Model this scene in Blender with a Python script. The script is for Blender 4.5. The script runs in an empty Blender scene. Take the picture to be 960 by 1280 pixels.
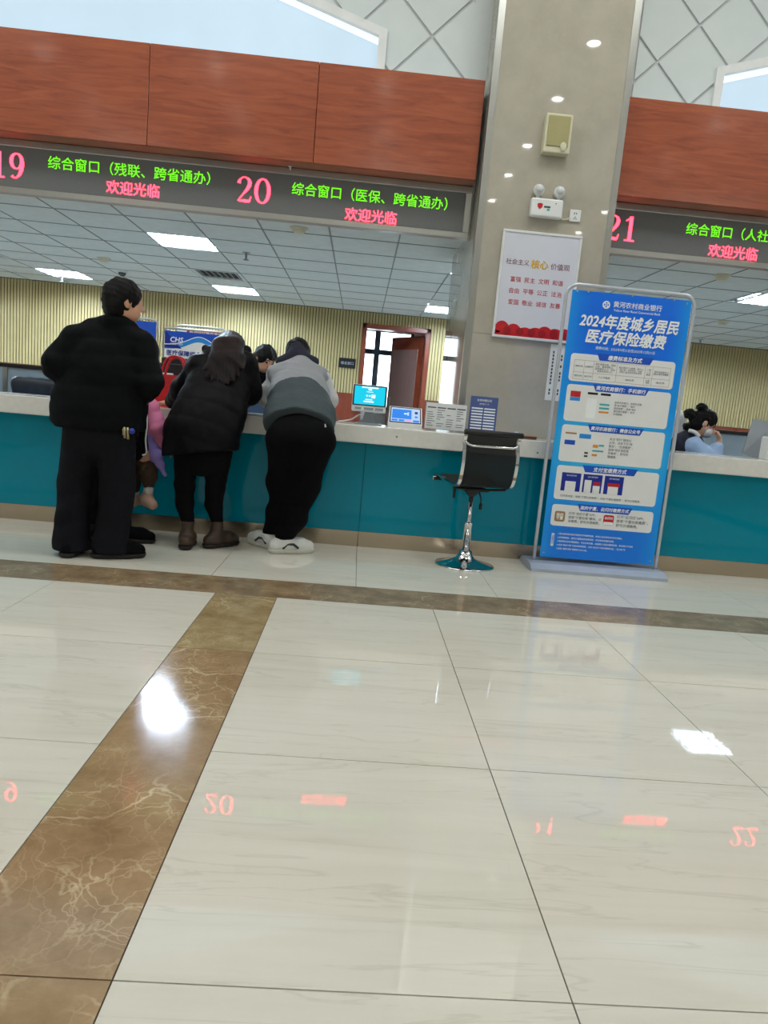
import bpy, bmesh, math, random
import numpy as np
from mathutils import Vector, Matrix
random.seed(7); np.random.seed(7)
SC = bpy.context.scene
COL = SC.collection

# ---------------------------------------------------------------- camera
FPX, YAW, PITCH, ROLL, CAMH = 875.87, math.radians(2.697), math.radians(8.529), math.radians(5.087), 1.0058
_f = np.array([math.sin(YAW), math.cos(YAW), 0.0]); _r = np.array([math.cos(YAW), -math.sin(YAW), 0.0]); _u = np.array([0, 0, 1.0])
CW = _f * math.cos(PITCH) - _u * math.sin(PITCH)
_u2 = _u * math.cos(PITCH) + _f * math.sin(PITCH)
CR = _r * math.cos(ROLL) + _u2 * math.sin(ROLL)
CU = _u2 * math.cos(ROLL) - _r * math.sin(ROLL)
cam_d = bpy.data.cameras.new('camera'); cam = bpy.data.objects.new('camera', cam_d); COL.objects.link(cam)
cam_d.sensor_fit = 'VERTICAL'; cam_d.sensor_height = 36.0; cam_d.lens = FPX * 36.0 / 1280.0
cam_d.clip_start = 0.02; cam_d.clip_end = 200
cam.matrix_world = Matrix(((CR[0], CU[0], -CW[0], 0), (CR[1], CU[1], -CW[1], 0), (CR[2], CU[2], -CW[2], CAMH), (0, 0, 0, 1)))
SC.camera = cam

def at(x, y, Y):
    """point of the place that the photograph shows at a pixel, at depth Y"""
    d = CW * FPX + CR * (x - 480) + CU * (640 - y)
    t = Y / d[1]
    return np.array([d[0] * t, Y, CAMH + d[2] * t])

# ---------------------------------------------------------------- world, view
W = bpy.data.worlds.new('world'); SC.world = W; W.use_nodes = True
bg = W.node_tree.nodes['Background']; bg.inputs[0].default_value = (0.86, 0.93, 1.0, 1); bg.inputs[1].default_value = 5.0
SC.view_settings.view_transform = 'Standard'; SC.view_settings.look = 'None'
SC.view_settings.exposure = 0.0; SC.view_settings.gamma = 1.0; SC.view_settings.use_curve_mapping = False
SC.cycles.use_denoising = True
SC.cycles.max_bounces = 8
SC.cycles.sample_clamp_indirect = 6.0

HALL_H = 5.5          # hall ceiling height
OFF_H = 2.45          # office ceiling height
HALL_POWER = 52.0    # each fill panel added under the hall ceiling
TROFFER = 11.0
TUBE = 465.0          # emission of the tubes in an office troffer
DOWNL = 60.0          # emission of a hall downlight

def hall_fill_light(x, y, sx, sy):
    l = bpy.data.lights.new('hall_fill_lamp', 'AREA'); l.shape = 'RECTANGLE'; l.size = sx; l.size_y = sy
    l.energy = HALL_POWER; l.color = (0.965, 1.0, 0.975)
    o = bpy.data.objects.new('hall_fill_lamp', l); COL.objects.link(o); o.location = (x, y, HALL_H - 0.08)
    return o
HALL_FILLS = [(-4.6, 3.5), (-1.5, 3.5), (1.6, 3.5), (4.7, 3.5), (-5.0, -4.0), (6.6, -4.0), (0.3, -4.0)]  # unseen fill lamps added to light the hall, kept clear of the reflections
HALL_FILL_LAMPS = [hall_fill_light(x, y, 1.6, 1.2) for x, y in HALL_FILLS]

# ---------------------------------------------------------------- materials
def lin(c):
    return tuple(((v / 255.0) / 12.92 if v / 255.0 <= 0.04045 else (((v / 255.0) + 0.055) / 1.055) ** 2.4) for v in c)
MATS = {}
def mat(name, rgb, rough=0.5, metal=0.0, spec=0.5, coat=0.0, var=0.06, scale=8.0, bump=0.0, bscale=60.0,
        stretch=(1, 1, 1), trans=0.0, emit=None, estr=0.0, alpha=1.0, ior=1.45, sheen=0.0, crough=0.03):
    if name in MATS: return MATS[name]
    m = bpy.data.materials.new(name); m.use_nodes = True
    nt = m.node_tree; n = nt.nodes; L = nt.links
    b = n['Principled BSDF']
    c = lin(rgb)
    tc = n.new('ShaderNodeTexCoord'); mp = n.new('ShaderNodeMapping'); mp.inputs['Scale'].default_value = stretch
    L.new(tc.outputs['Object'], mp.inputs['Vector'])
    nz = n.new('ShaderNodeTexNoise'); nz.inputs['Scale'].default_value = scale; nz.inputs['Detail'].default_value = 5
    L.new(mp.outputs[0], nz.inputs['Vector'])
    rp = n.new('ShaderNodeValToRGB'); rp.color_ramp.elements[0].position = 0.25; rp.color_ramp.elements[1].position = 0.75
    rp.color_ramp.elements[0].color = tuple(max(0, v * (1 - var)) for v in c) + (1,)
    rp.color_ramp.elements[1].color = tuple(min(1, v * (1 + var)) for v in c) + (1,)
    L.new(nz.outputs['Fac'], rp.inputs['Fac']); L.new(rp.outputs[0], b.inputs['Base Color'])
    b.inputs['Roughness'].default_value = rough; b.inputs['Metallic'].default_value = metal
    b.inputs['Specular IOR Level'].default_value = spec; b.inputs['Coat Weight'].default_value = coat
    b.inputs['Coat Roughness'].default_value = crough; b.inputs['IOR'].default_value = ior
    b.inputs['Transmission Weight'].default_value = trans; b.inputs['Alpha'].default_value = alpha
    b.inputs['Sheen Weight'].default_value = sheen
    if bump > 0:
        n2 = n.new('ShaderNodeTexNoise'); n2.inputs['Scale'].default_value = bscale; n2.inputs['Detail'].default_value = 4
        L.new(mp.outputs[0], n2.inputs['Vector'])
        bp = n.new('ShaderNodeBump'); bp.inputs['Strength'].default_value = bump; bp.inputs['Distance'].default_value = 0.01
        L.new(n2.outputs['Fac'], bp.inputs['Height']); L.new(bp.outputs[0], b.inputs['Normal'])
    if emit:
        b.inputs['Emission Color'].default_value = lin(emit) + (1,); b.inputs['Emission Strength'].default_value = estr
    MATS[name] = m
    return m

def tile_mat():
    m = bpy.data.materials.new('polished_travertine'); m.use_nodes = True
    nt = m.node_tree; n = nt.nodes; L = nt.links; b = n['Principled BSDF']
    g = n.new('ShaderNodeNewGeometry'); oi = n.new('ShaderNodeObjectInfo')
    mp = n.new('ShaderNodeMapping'); mp.inputs['Scale'].default_value = (0.55, 6.5, 1)
    ad = n.new('ShaderNodeVectorMath'); ad.operation = 'ADD'
    mul = n.new('ShaderNodeVectorMath'); mul.operation = 'SCALE'; mul.inputs['Scale'].default_value = 37.0
    cb = n.new('ShaderNodeCombineXYZ'); L.new(oi.outputs['Random'], cb.inputs[0]); L.new(oi.outputs['Random'], cb.inputs[1])
    L.new(cb.outputs[0], mul.inputs[0]); L.new(g.outputs['Position'], ad.inputs[0]); L.new(mul.outputs[0], ad.inputs[1])
    L.new(ad.outputs[0], mp.inputs['Vector'])
    n1 = n.new('ShaderNodeTexNoise'); n1.inputs['Scale'].default_value = 1.6; n1.inputs['Detail'].default_value = 9; n1.inputs['Roughness'].default_value = 0.62
    n1.inputs['Distortion'].default_value = 0.5
    L.new(mp.outputs[0], n1.inputs['Vector'])
    r1 = n.new('ShaderNodeValToRGB'); e = r1.color_ramp.elements
    e[0].position = 0.30; e[0].color = lin((211, 206, 191)) + (1,)
    e[1].position = 0.62; e[1].color = lin((224, 220, 207)) + (1,)
    k = e.new(0.42); k.color = lin((219, 215, 201)) + (1,)
    L.new(n1.outputs['Fac'], r1.inputs['Fac'])
    # thin darker hair veins
    n2 = n.new('ShaderNodeTexNoise'); n2.inputs['Scale'].default_value = 2.3; n2.inputs['Detail'].default_value = 6; n2.inputs['Distortion'].default_value = 1.2
    mp2 = n.new('ShaderNodeMapping'); mp2.inputs['Scale'].default_value = (0.4, 4.0, 1); mp2.inputs['Location'].default_value = (3, 9, 0)
    L.new(ad.outputs[0], mp2.inputs['Vector']); L.new(mp2.outputs[0], n2.inputs['Vector'])
    r2 = n.new('ShaderNodeValToRGB'); e = r2.color_ramp.elements
    e[0].position = 0.485; e[0].color = (0, 0, 0, 1); e[1].position = 0.515; e[1].color = (0, 0, 0, 1)
    k = e.new(0.5); k.color = (0.32, 0.32, 0.32, 1)
    L.new(n2.outputs['Fac'], r2.inputs['Fac'])
    mx = n.new('ShaderNodeMix'); mx.data_type = 'RGBA'; L.new(r2.outputs[0], mx.inputs[0])
    L.new(r1.outputs[0], mx.inputs[6]); mx.inputs[7].default_value = lin((186, 181, 165)) + (1,)
    L.new(mx.outputs[2], b.inputs['Base Color'])
    b.inputs['Roughness'].default_value = 0.018; b.inputs['Specular IOR Level'].default_value = 0.5; b.inputs['IOR'].default_value = 1.58
    MATS['tile'] = m; return m

def brown_marble(name, base, dark, vein, sc=1.0):
    m = bpy.data.materials.new(name); m.use_nodes = True
    nt = m.node_tree; n = nt.nodes; L = nt.links; b = n['Principled BSDF']
    g = n.new('ShaderNodeNewGeometry'); oi = n.new('ShaderNodeObjectInfo')
    ad = n.new('ShaderNodeVectorMath'); ad.operation = 'ADD'
    mul = n.new('ShaderNodeVectorMath'); mul.operation = 'SCALE'; mul.inputs['Scale'].default_value = 23.0
    cb = n.new('ShaderNodeCombineXYZ'); L.new(oi.outputs['Random'], cb.inputs[0]); L.new(oi.outputs['Random'], cb.inputs[1])
    L.new(cb.outputs[0], mul.inputs[0]); L.new(g.outputs['Position'], ad.inputs[0]); L.new(mul.outputs[0], ad.inputs[1])
    n1 = n.new('ShaderNodeTexNoise'); n1.inputs['Scale'].default_value = 5 * sc; n1.inputs['Detail'].default_value = 10; n1.inputs['Roughness'].default_value = 0.7
    L.new(ad.outputs[0], n1.inputs['Vector'])
    r1 = n.new('ShaderNodeValToRGB'); e = r1.color_ramp.elements
    e[0].position = 0.32; e[0].color = lin(dark) + (1,); e[1].position = 0.68; e[1].color = lin(base) + (1,)
    L.new(n1.outputs['Fac'], r1.inputs['Fac'])
    # veins: distorted voronoi edges + broad cracks
    dn = n.new('ShaderNodeTexNoise'); dn.inputs['Scale'].default_value = 4 * sc; dn.inputs['Detail'].default_value = 6
    L.new(ad.outputs[0], dn.inputs['Vector'])
    dv = n.new('ShaderNodeVectorMath'); dv.operation = 'MULTIPLY_ADD'; dv.inputs[1].default_value = (0.35, 0.35, 0.35)
    L.new(dn.outputs['Color'], dv.inputs[0]); L.new(ad.outputs[0], dv.inputs[2])
    prev = r1.outputs[0]
    for s, w, amt in ((2.2, 0.016, 0.95), (6.5, 0.022, 0.55), (17.0, 0.05, 0.35)):
        v = n.new('ShaderNodeTexVoronoi'); v.feature = 'DISTANCE_TO_EDGE'; v.inputs['Scale'].default_value = s * sc
        L.new(dv.outputs[0], v.inputs['Vector'])
        rr = n.new('ShaderNodeValToRGB'); e = rr.color_ramp.elements
        e[0].position = 0.0; e[0].color = (amt, amt, amt, 1); e[1].position = w; e[1].color = (0, 0, 0, 1)
        L.new(v.outputs['Distance'], rr.inputs['Fac'])
        mk = n.new('ShaderNodeTexNoise'); mk.inputs['Scale'].default_value = 2.5 * sc; L.new(ad.outputs[0], mk.inputs['Vector'])
        mm = n.new('ShaderNodeMath'); mm.operation = 'MULTIPLY'; L.new(rr.outputs[0], mm.inputs[0])
        rk = n.new('ShaderNodeValToRGB'); rk.color_ramp.elements[0].position = 0.42; rk.color_ramp.elements[1].position = 0.62
        L.new(mk.outputs['Fac'], rk.inputs['Fac']); L.new(rk.outputs[0], mm.inputs[1])
        mx = n.new('ShaderNodeMix'); mx.data_type = 'RGBA'; L.new(mm.outputs[0], mx.inputs[0]); L.new(prev, mx.inputs[6])
        mx.inputs[7].default_value = lin(vein) + (1,); prev = mx.outputs[2]
    L.new(prev, b.inputs['Base Color'])
    b.inputs['Roughness'].default_value = 0.12; b.inputs['IOR'].default_value = 1.5
    MATS[name] = m; return m

def wood_mat():
    m = bpy.data.materials.new('cherry_wood'); m.use_nodes = True
    nt = m.node_tree; n = nt.nodes; L = nt.links; b = n['Principled BSDF']
    g = n.new('ShaderNodeNewGeometry'); oi = n.new('ShaderNodeObjectInfo')
    cb = n.new('ShaderNodeCombineXYZ'); L.new(oi.outputs['Random'], cb.inputs[2])
    mul = n.new('ShaderNodeVectorMath'); mul.operation = 'SCALE'; mul.inputs['Scale'].default_value = 13.0
    L.new(cb.outputs[0], mul.inputs[0])
    ad = n.new('ShaderNodeVectorMath'); L.new(g.outputs['Position'], ad.inputs[0]); L.new(mul.outputs[0], ad.inputs[1])
    mp = n.new('ShaderNodeMapping'); mp.inputs['Scale'].default_value = (0.9, 1, 9); L.new(ad.outputs[0], mp.inputs['Vector'])
    n1 = n.new('ShaderNodeTexNoise'); n1.inputs['Scale'].default_value = 2.2; n1.inputs['Detail'].default_value = 8; n1.inputs['Distortion'].default_value = 1.4
    n1.inputs['Roughness'].default_value = 0.6
    L.new(mp.outputs[0], n1.inputs['Vector'])
    r1 = n.new('ShaderNodeValToRGB'); e = r1.color_ramp.elements
    e[0].position = 0.3; e[0].color = lin((127, 54, 26)) + (1,); e[1].position = 0.66; e[1].color = lin((164, 82, 46)) + (1,)
    k = e.new(0.48); k.color = lin((149, 70, 36)) + (1,)
    L.new(n1.outputs['Fac'], r1.inputs['Fac']); L.new(r1.outputs[0], b.inputs['Base Color'])
    b.inputs['Roughness'].default_value = 0.33; b.inputs['Coat Weight'].default_value = 0.35; b.inputs['Coat Roughness'].default_value = 0.12
    MATS['wood'] = m; return m

def marble_mat():
    m = bpy.data.materials.new('beige_marble'); m.use_nodes = True
    nt = m.node_tree; n = nt.nodes; L = nt.links; b = n['Principled BSDF']
    g = n.new('ShaderNodeNewGeometry')
    n1 = n.new('ShaderNodeTexNoise'); n1.inputs['Scale'].default_value = 3.5; n1.inputs['Detail'].default_value = 9; n1.inputs['Roughness'].default_value = 0.65
    L.new(g.outputs['Position'], n1.inputs['Vector'])
    r1 = n.new('ShaderNodeValToRGB'); e = r1.color_ramp.elements
    e[0].position = 0.25; e[0].color = lin((166, 160, 146)) + (1,); e[1].position = 0.75; e[1].color = lin((186, 179, 164)) + (1,)
    L.new(n1.outputs['Fac'], r1.inputs['Fac'])
    n2 = n.new('ShaderNodeTexNoise'); n2.inputs['Scale'].default_value = 26; n2.inputs['Detail'].default_value = 4; n2.inputs['Distortion'].default_value = 0.8
    L.new(g.outputs['Position'], n2.inputs['Vector'])
    r2 = n.new('ShaderNodeValToRGB'); r2.color_ramp.elements[0].position = 0.6; r2.color_ramp.elements[1].position = 0.75
    L.new(n2.outputs['Fac'], r2.inputs['Fac'])
    sc_ = n.new('ShaderNodeMath'); sc_.operation = 'MULTIPLY'; sc_.inputs[1].default_value = 0.35; L.new(r2.outputs[0], sc_.inputs[0])
    mx = n.new('ShaderNodeMix'); mx.data_type = 'RGBA'; L.new(sc_.outputs[0], mx.inputs[0]); L.new(r1.outputs[0], mx.inputs[6])
    mx.inputs[7].default_value = lin((196, 176, 154)) + (1,)
    L.new(mx.outputs[2], b.inputs['Base Color'])
    b.inputs['Roughness'].default_value = 0.03; b.inputs['IOR'].default_value = 1.6
    MATS['marble'] = m; return m

def screen_mat():
    """dark dot matrix of an LED board"""
    m = bpy.data.materials.new('led_matrix'); m.use_nodes = True
    nt = m.node_tree; n = nt.nodes; L = nt.links; b = n['Principled BSDF']
    g = n.new('ShaderNodeNewGeometry'); v = n.new('ShaderNodeTexVoronoi'); v.inputs['Scale'].default_value = 95; v.inputs['Randomness'].default_value = 0.0
    L.new(g.outputs['Position'], v.inputs['Vector'])
    r = n.new('ShaderNodeValToRGB'); e = r.color_ramp.elements
    e[0].position = 0.2; e[0].color = lin((132, 134, 132)) + (1,); e[1].position = 0.6; e[1].color = lin((98, 100, 100)) + (1,)
    L.new(v.outputs['Distance'], r.inputs['Fac']); L.new(r.outputs[0], b.inputs['Base Color'])
    b.inputs['Roughness'].default_value = 0.5
    MATS['led_matrix'] = m; return m

def emat(name, rgb, s):
    m = bpy.data.materials.new(name); m.use_nodes = True
    nt = m.node_tree; n = nt.nodes; L = nt.links; b = n['Principled BSDF']
    g = n.new('ShaderNodeNewGeometry'); nz = n.new('ShaderNodeTexNoise'); nz.inputs['Scale'].default_value = 3.0
    L.new(g.outputs['Position'], nz.inputs['Vector'])
    mr = n.new('ShaderNodeMapRange'); mr.inputs['To Min'].default_value = s * 0.94; mr.inputs['To Max'].default_value = s * 1.06
    L.new(nz.outputs['Fac'], mr.inputs['Value']); L.new(mr.outputs[0], b.inputs['Emission Strength'])
    b.inputs['Base Color'].default_value = tuple(0.25 * v for v in lin(rgb)) + (1,); b.inputs['Emission Color'].default_value = lin(rgb) + (1,)
    b.inputs['Roughness'].default_value = 0.5
    MATS[name] = m; return m

tile_mat(); wood_mat(); marble_mat(); screen_mat()
brown_marble('brown_marble', (176, 148, 112), (138, 112, 80), (222, 204, 170))
brown_marble('gold_marble', (180, 160, 120), (142, 120, 84), (214, 198, 162), 1.3)
brown_marble('band_marble', (160, 138, 108), (120, 100, 76), (192, 172, 140), 1.6)
mat('white_paint', (228, 229, 228), 0.6); mat('white_panel', (210, 217, 217), 0.55, var=0.02)
mat('ceiling_tile', (222, 228, 225), 0.85, bump=0.15, bscale=180); mat('ceiling_bar', (138, 147, 145), 0.6)
mat('steel', (172, 171, 165), 0.34, 1.0, var=0.05, stretch=(40, 40, 0.5)); mat('chrome', (225, 226, 228), 0.06, 1.0, var=0.01)
mat('kick_steel', (186, 170, 150), 0.24, 1.0, var=0.06, stretch=(0.5, 40, 40))
mat('teal_glass', (0, 136, 160), 0.02, 0.0, 0.28, var=0.04, scale=1.5)
mat('worktop', (228, 226, 220), 0.12, var=0.05, scale=30); mat('joint', (88, 82, 72), 0.8)
mat('slat', (198, 178, 126), 0.6, var=0.05); mat('slat_gap', (84, 70, 42), 0.8)
mat('red_wood', (118, 52, 32), 0.3, var=0.12, scale=3, stretch=(8, 8, 0.7)); mat('door_leaf', (128, 98, 90), 0.4, var=0.08, scale=3, stretch=(8, 8, 0.7))
mat('black_plastic', (22, 23, 25), 0.4); mat('white_plastic', (226, 228, 226), 0.35); mat('cream_plastic', (208, 204, 176), 0.4)
mat('speaker_cloth', (172, 164, 118), 0.9, bump=0.5, bscale=300); mat('grey_plastic', (140, 146, 152), 0.35)
mat('silver_plastic', (206, 210, 216), 0.3, 0.3); mat('dark_glass', (30, 40, 42), 0.05, coat=0.5)
mat('acrylic', (235, 242, 244), 0.05, trans=0.85, ior=1.2); mat('paper', (226, 228, 228), 0.7, var=0.03)
mat('ink', (70, 74, 80), 0.8); mat('poster_white', (214, 216, 226), 0.35, var=0.02); mat('poster_frame', (232, 234, 234), 0.3, 0.2)
mat('poster_red', (196, 28, 36), 0.4, var=0.1); mat('poster_darkred', (160, 18, 26), 0.4); mat('poster_pale', (206, 200, 224), 0.4)
mat('poster_ink', (110, 26, 58), 0.5); mat('gold_print', (226, 176, 34), 0.4)
mat('leather', (22, 30, 42), 0.3, bump=0.25, bscale=120); mat('navy_panel', (70, 96, 130), 0.3)
mat('partition_glass', (172, 196, 214), 0.1, coat=0.3); mat('office_floor', (214, 212, 206), 0.4)
mat('skin', (206, 156, 128), 0.5, var=0.06, scale=30); mat('hair', (11, 9, 10), 0.5, spec=0.2, var=0.3, scale=120, bump=0.5, bscale=220, stretch=(3, 3, 0.4))
mat('hair_brown', (24, 15, 15), 0.45, spec=0.25, var=0.4, scale=120, bump=0.5, bscale=220, stretch=(3, 3, 0.4))
mat('black_puffer', (9, 11, 14), 0.65, spec=0.1, bump=0.15, bscale=45); mat('black_shell', (10, 10, 14), 0.55, spec=0.12, bump=0.15, bscale=45)
mat('charcoal_cloth', (22, 23, 29), 0.85, spec=0.15, bump=0.25, bscale=120); mat('black_cloth', (7, 7, 11), 0.9, spec=0.15, bump=0.25, bscale=120)
mat('legging', (9, 9, 12), 0.85, spec=0.15); mat('boot_leather', (64, 48, 37), 0.45, var=0.25, scale=20, bump=0.3, bscale=60)
mat('boot_sole', (28, 24, 22), 0.7); mat('sneaker', (222, 222, 218), 0.5, bump=0.2, bscale=90); mat('sneaker_dark', (36, 58, 58), 0.6)
mat('sneaker_sole', (210, 208, 198), 0.6); mat('vest_light', (142, 145, 150), 0.7, bump=0.3, bscale=40); mat('vest_dark', (62, 73, 78), 0.75, bump=0.3, bscale=40)
mat('sleeve_white', (198, 200, 202), 0.7, bump=0.3, bscale=40); mat('navy_cloth', (22, 24, 44), 0.8, bump=0.2, bscale=120)
mat('pink_puffer', (228, 128, 172), 0.6, bump=0.3, bscale=40); mat('lavender', (158, 140, 222), 0.6, bump=0.3, bscale=40)
mat('brown_pants', (70, 52, 40), 0.85, bump=0.3, bscale=90); mat('child_shoe', (206, 168, 148), 0.6); mat('white_cloth', (222, 222, 222), 0.75)
mat('shirt_blue', (160, 186, 222), 0.7, bump=0.2, bscale=90); mat('mask_cloth', (216, 220, 222), 0.8); mat('lip', (170, 92, 84), 0.5)
mat('red_bag', (184, 20, 30), 0.45, var=0.1); mat('blue_print', (22, 84, 200), 0.4); mat('blue_deep', (16, 42, 150), 0.35); mat('blue_sky', (40, 146, 230), 0.35)
mat('print_white', (244, 248, 250), 0.5); mat('print_dark', (60, 64, 72), 0.6); mat('print_red', (190, 26, 40), 0.5); mat('print_black', (26, 26, 30), 0.6)
mat('print_teal', (70, 176, 180), 0.5); mat('print_orange', (230, 150, 60), 0.5); mat('print_tan', (168, 130, 92), 0.5); mat('panel_white', (236, 238, 238), 0.45, var=0.02)
mat('banner_base', (176, 186, 204), 0.3, 0.2); mat('banner_tube', (198, 204, 214), 0.25, 0.4)
mat('stool_mesh', (24, 30, 32), 0.7, bump=0.6, bscale=400, alpha=0.8); mat('mesh_light', (72, 76, 78), 0.7, bump=0.6, bscale=400)
mat('green_plastic', (60, 120, 50), 0.5); mat('brown_plastic', (96, 62, 50), 0.5); mat('key_brass', (170, 160, 120), 0.3, 0.8); mat('key_blue', (40, 56, 150), 0.4)
mat('window_frame', (60, 70, 84), 0.5); mat('clear_glass', (240, 248, 250), 0.0, trans=1.0, ior=1.05); mat('vent_dark', (52, 56, 54), 0.7)
mat('lens_glass', (210, 214, 214), 0.08, coat=0.6, var=0.25, scale=90); mat('pipe_steel', (150, 152, 150), 0.4, 0.8)
emat('led_red', (255, 44, 62), 9.0); emat('led_green', (110, 240, 8), 1.4); emat('cove_glow', (200, 224, 240), 0.82); emat('reveal_glow', (236, 246, 252), 1.0)
emat('troffer_glow', (212, 236, 255), TROFFER); emat('tube_glow', (212, 236, 255), TUBE); emat('downlight_glow', (255, 252, 244), DOWNL); emat('screen_cyan', (0, 196, 226), 1.0)
emat('screen_blue', (20, 128, 232), 0.85); emat('screen_pale', (180, 206, 240), 0.85); emat('screen_white', (236, 246, 255), 1.0); emat('screen_pink', (220, 170, 226), 0.8)

# ---------------------------------------------------------------- geometry helpers
class MB:
    """collects shapes; one MB becomes one mesh"""
    def __init__(s): s.v = []; s.f = []; s.sm = []
    def add(s, v, f, smooth=False):
        o = len(s.v); s.v += [tuple(p) for p in v]; s.f += [tuple(i + o for i in q) for q in f]; s.sm += [smooth] * len(f); return s
    def box(s, x0, x1, y0, y1, z0, z1):
        return s.add([(x0, y0, z0), (x1, y0, z0), (x1, y1, z0), (x0, y1, z0), (x0, y0, z1), (x1, y0, z1), (x1, y1, z1), (x0, y1, z1)],
                     [(0, 3, 2, 1), (4, 5, 6, 7), (0, 1, 5, 4), (1, 2, 6, 5), (2, 3, 7, 6), (3, 0, 4, 7)])
    def bbox(s, x0, x1, y0, y1, z0, z1, b=0.01, seg=2):
        bm = bmesh.new(); bmesh.ops.create_cube(bm, size=1.0)
        for v in bm.verts: v.co = Vector(((x0 + x1) / 2 + v.co.x * (x1 - x0), (y0 + y1) / 2 + v.co.y * (y1 - y0), (z0 + z1) / 2 + v.co.z * (z1 - z0)))
        bmesh.ops.bevel(bm, geom=list(bm.edges), offset=b, segments=seg, profile=0.5, affect='EDGES')
        bm.verts.index_update(); s.add([v.co[:] for v in bm.verts], [[v.index for v in f.verts] for f in bm.faces]); bm.free(); return s
    def poly_xz(s, pts, y0, y1):
        """prism from an outline in x,z, front at y0"""
        n = len(pts); v = [(p[0], y0, p[1]) for p in pts] + [(p[0], y1, p[1]) for p in pts]
        f = [tuple(range(n)), tuple(range(2 * n - 1, n - 1, -1))] + [(i, i + n, (i + 1) % n + n, (i + 1) % n) for i in range(n)]
        return s.add(v, f)
    def poly_xy(s, pts, z0, z1):
        n = len(pts); v = [(p[0], p[1], z0) for p in pts] + [(p[0], p[1], z1) for p in pts]
        f = [tuple(range(n - 1, -1, -1)), tuple(range(n, 2 * n))] + [(i, (i + 1) % n, (i + 1) % n + n, i + n) for i in range(n)]
        return s.add(v, f)
    def poly_yz(s, pts, x0, x1):
        n = len(pts); v = [(x0, p[0], p[1]) for p in pts] + [(x1, p[0], p[1]) for p in pts]
        f = [tuple(range(n)), tuple(range(2 * n - 1, n - 1, -1))] + [(i, i + n, (i + 1) % n + n, (i + 1) % n) for i in range(n)]
        return s.add(v, f)
    def tube(s, path, r, n=10, flat=None):
        P = [np.array(p, float) for p in path]; rs = r if isinstance(r, (list, tuple)) else [r] * len(P)
        V = []; prev = None
        for i, p in enumerate(P):
            t = P[min(i + 1, len(P) - 1)] - P[max(i - 1, 0)]; t /= (np.linalg.norm(t) + 1e-9)
            a = prev if prev is not None else (np.array([0, 0, 1.0]) if abs(t[2]) < 0.9 else np.array([1.0, 0, 0]))
            a = a - t * (a @ t); a /= (np.linalg.norm(a) + 1e-9); b = np.cross(t, a); prev = a
            for k in range(n):
                an = 2 * math.pi * k / n; V.append(p + (a * math.cos(an) + b * math.sin(an)) * rs[i])
        F = []
        for i in range(len(P) - 1):
            for k in range(n): F.append((i * n + k, i * n + (k + 1) % n, (i + 1) * n + (k + 1) % n, (i + 1) * n + k))
        F.append(tuple(range(n - 1, -1, -1))); F.append(tuple((len(P) - 1) * n + k for k in range(n)))
        return s.add(V, F, True)
    def lathe(s, prof, c=(0, 0, 0), n=32, caps=True):
        V = []; F = []
        for (r, z) in prof:
            for k in range(n):
                a = 2 * math.pi * k / n; V.append((c[0] + r * math.cos(a), c[1] + r * math.sin(a), c[2] + z))
        for i in range(len(prof) - 1):
            for k in range(n): F.append((i * n + k, i * n + (k + 1) % n, (i + 1) * n + (k + 1) % n, (i + 1) * n + k))
        if caps: F.append(tuple(range(n - 1, -1, -1))); F.append(tuple((len(prof) - 1) * n + k for k in range(n)))
        return s.add(V, F, True)
    def ball(s, c, r, n=14, m=8):
        r = r if isinstance(r, (tuple, list)) else (r, r, r)
        V = [(c[0], c[1], c[2] - r[2])]; F = []
        for i in range(1, m):
            th = -math.pi / 2 + math.pi * i / m
            for k in range(n): V.append((c[0] + r[0] * math.cos(th) * math.cos(2 * math.pi * k / n), c[1] + r[1] * math.cos(th) * math.sin(2 * math.pi * k / n), c[2] + r[2] * math.sin(th)))
        V.append((c[0], c[1], c[2] + r[2])); top = len(V) - 1
        for k in range(n): F.append((0, 1 + (k + 1) % n, 1 + k))
        for i in range(m - 2):
            for k in range(n): F.append((1 + i * n + k, 1 + i * n + (k + 1) % n, 1 + (i + 1) * n + (k + 1) % n, 1 + (i + 1) * n + k))
        for k in range(n): F.append((top, 1 + (m - 2) * n + k, 1 + (m - 2) * n + (k + 1) % n))
        return s.add(V, F, True)
    def mesh(s, name):
        me = bpy.data.meshes.new(name); me.from_pydata(s.v, [], s.f)
        me.polygons.foreach_set('use_smooth', s.sm); me.update(); return me

def M_(m): return MATS[m] if isinstance(m, str) else m
def link(name, me, m, parent=None, loc=(0, 0, 0)):
    o = bpy.data.objects.new(name, me); COL.objects.link(o); o.location = loc
    if me is not None and m is not None and len(me.materials) == 0: me.materials.append(M_(m))
    if parent is not None: o.parent = parent
    return o
def tag(o, label, cat, group=None, kind=None):
    o['label'] = label; o['category'] = cat
    if group: o['group'] = group
    if kind: o['kind'] = kind
    return o
def thing(name, label, cat, loc=(0, 0, 0), rotz=0.0, group=None, kind=None):
    o = bpy.data.objects.new(name, None); COL.objects.link(o); o.empty_display_size = 0.1
    o.location = [float(v) for v in loc]; o.rotation_euler = (0, 0, rotz)
    return tag(o, label, cat, group, kind)
def wparent(o, root):
    """parent a mesh whose vertices are in place coordinates"""
    o.parent = root
    m = Matrix.Translation(root.location) @ Matrix.Rotation(root.rotation_euler[2], 4, 'Z')
    o.matrix_parent_inverse = m.inverted()
    return o
def part(root, name, mb, m, world=True):
    """a part in place coordinates (world) or in the thing's own frame"""
    me = mb.mesh(name) if isinstance(mb, MB) else mb
    o = link(name, me, m)
    if root.parent is None:
        if world: wparent(o, root)
        else: o.parent = root
    else: o.parent = root
    return o
def sub(p, name, mb, m):
    """a sub-part: same frame as its part"""
    me = mb.mesh(name) if isinstance(mb, MB) else mb
    o = link(name, me, m); o.parent = p; return o

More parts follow.
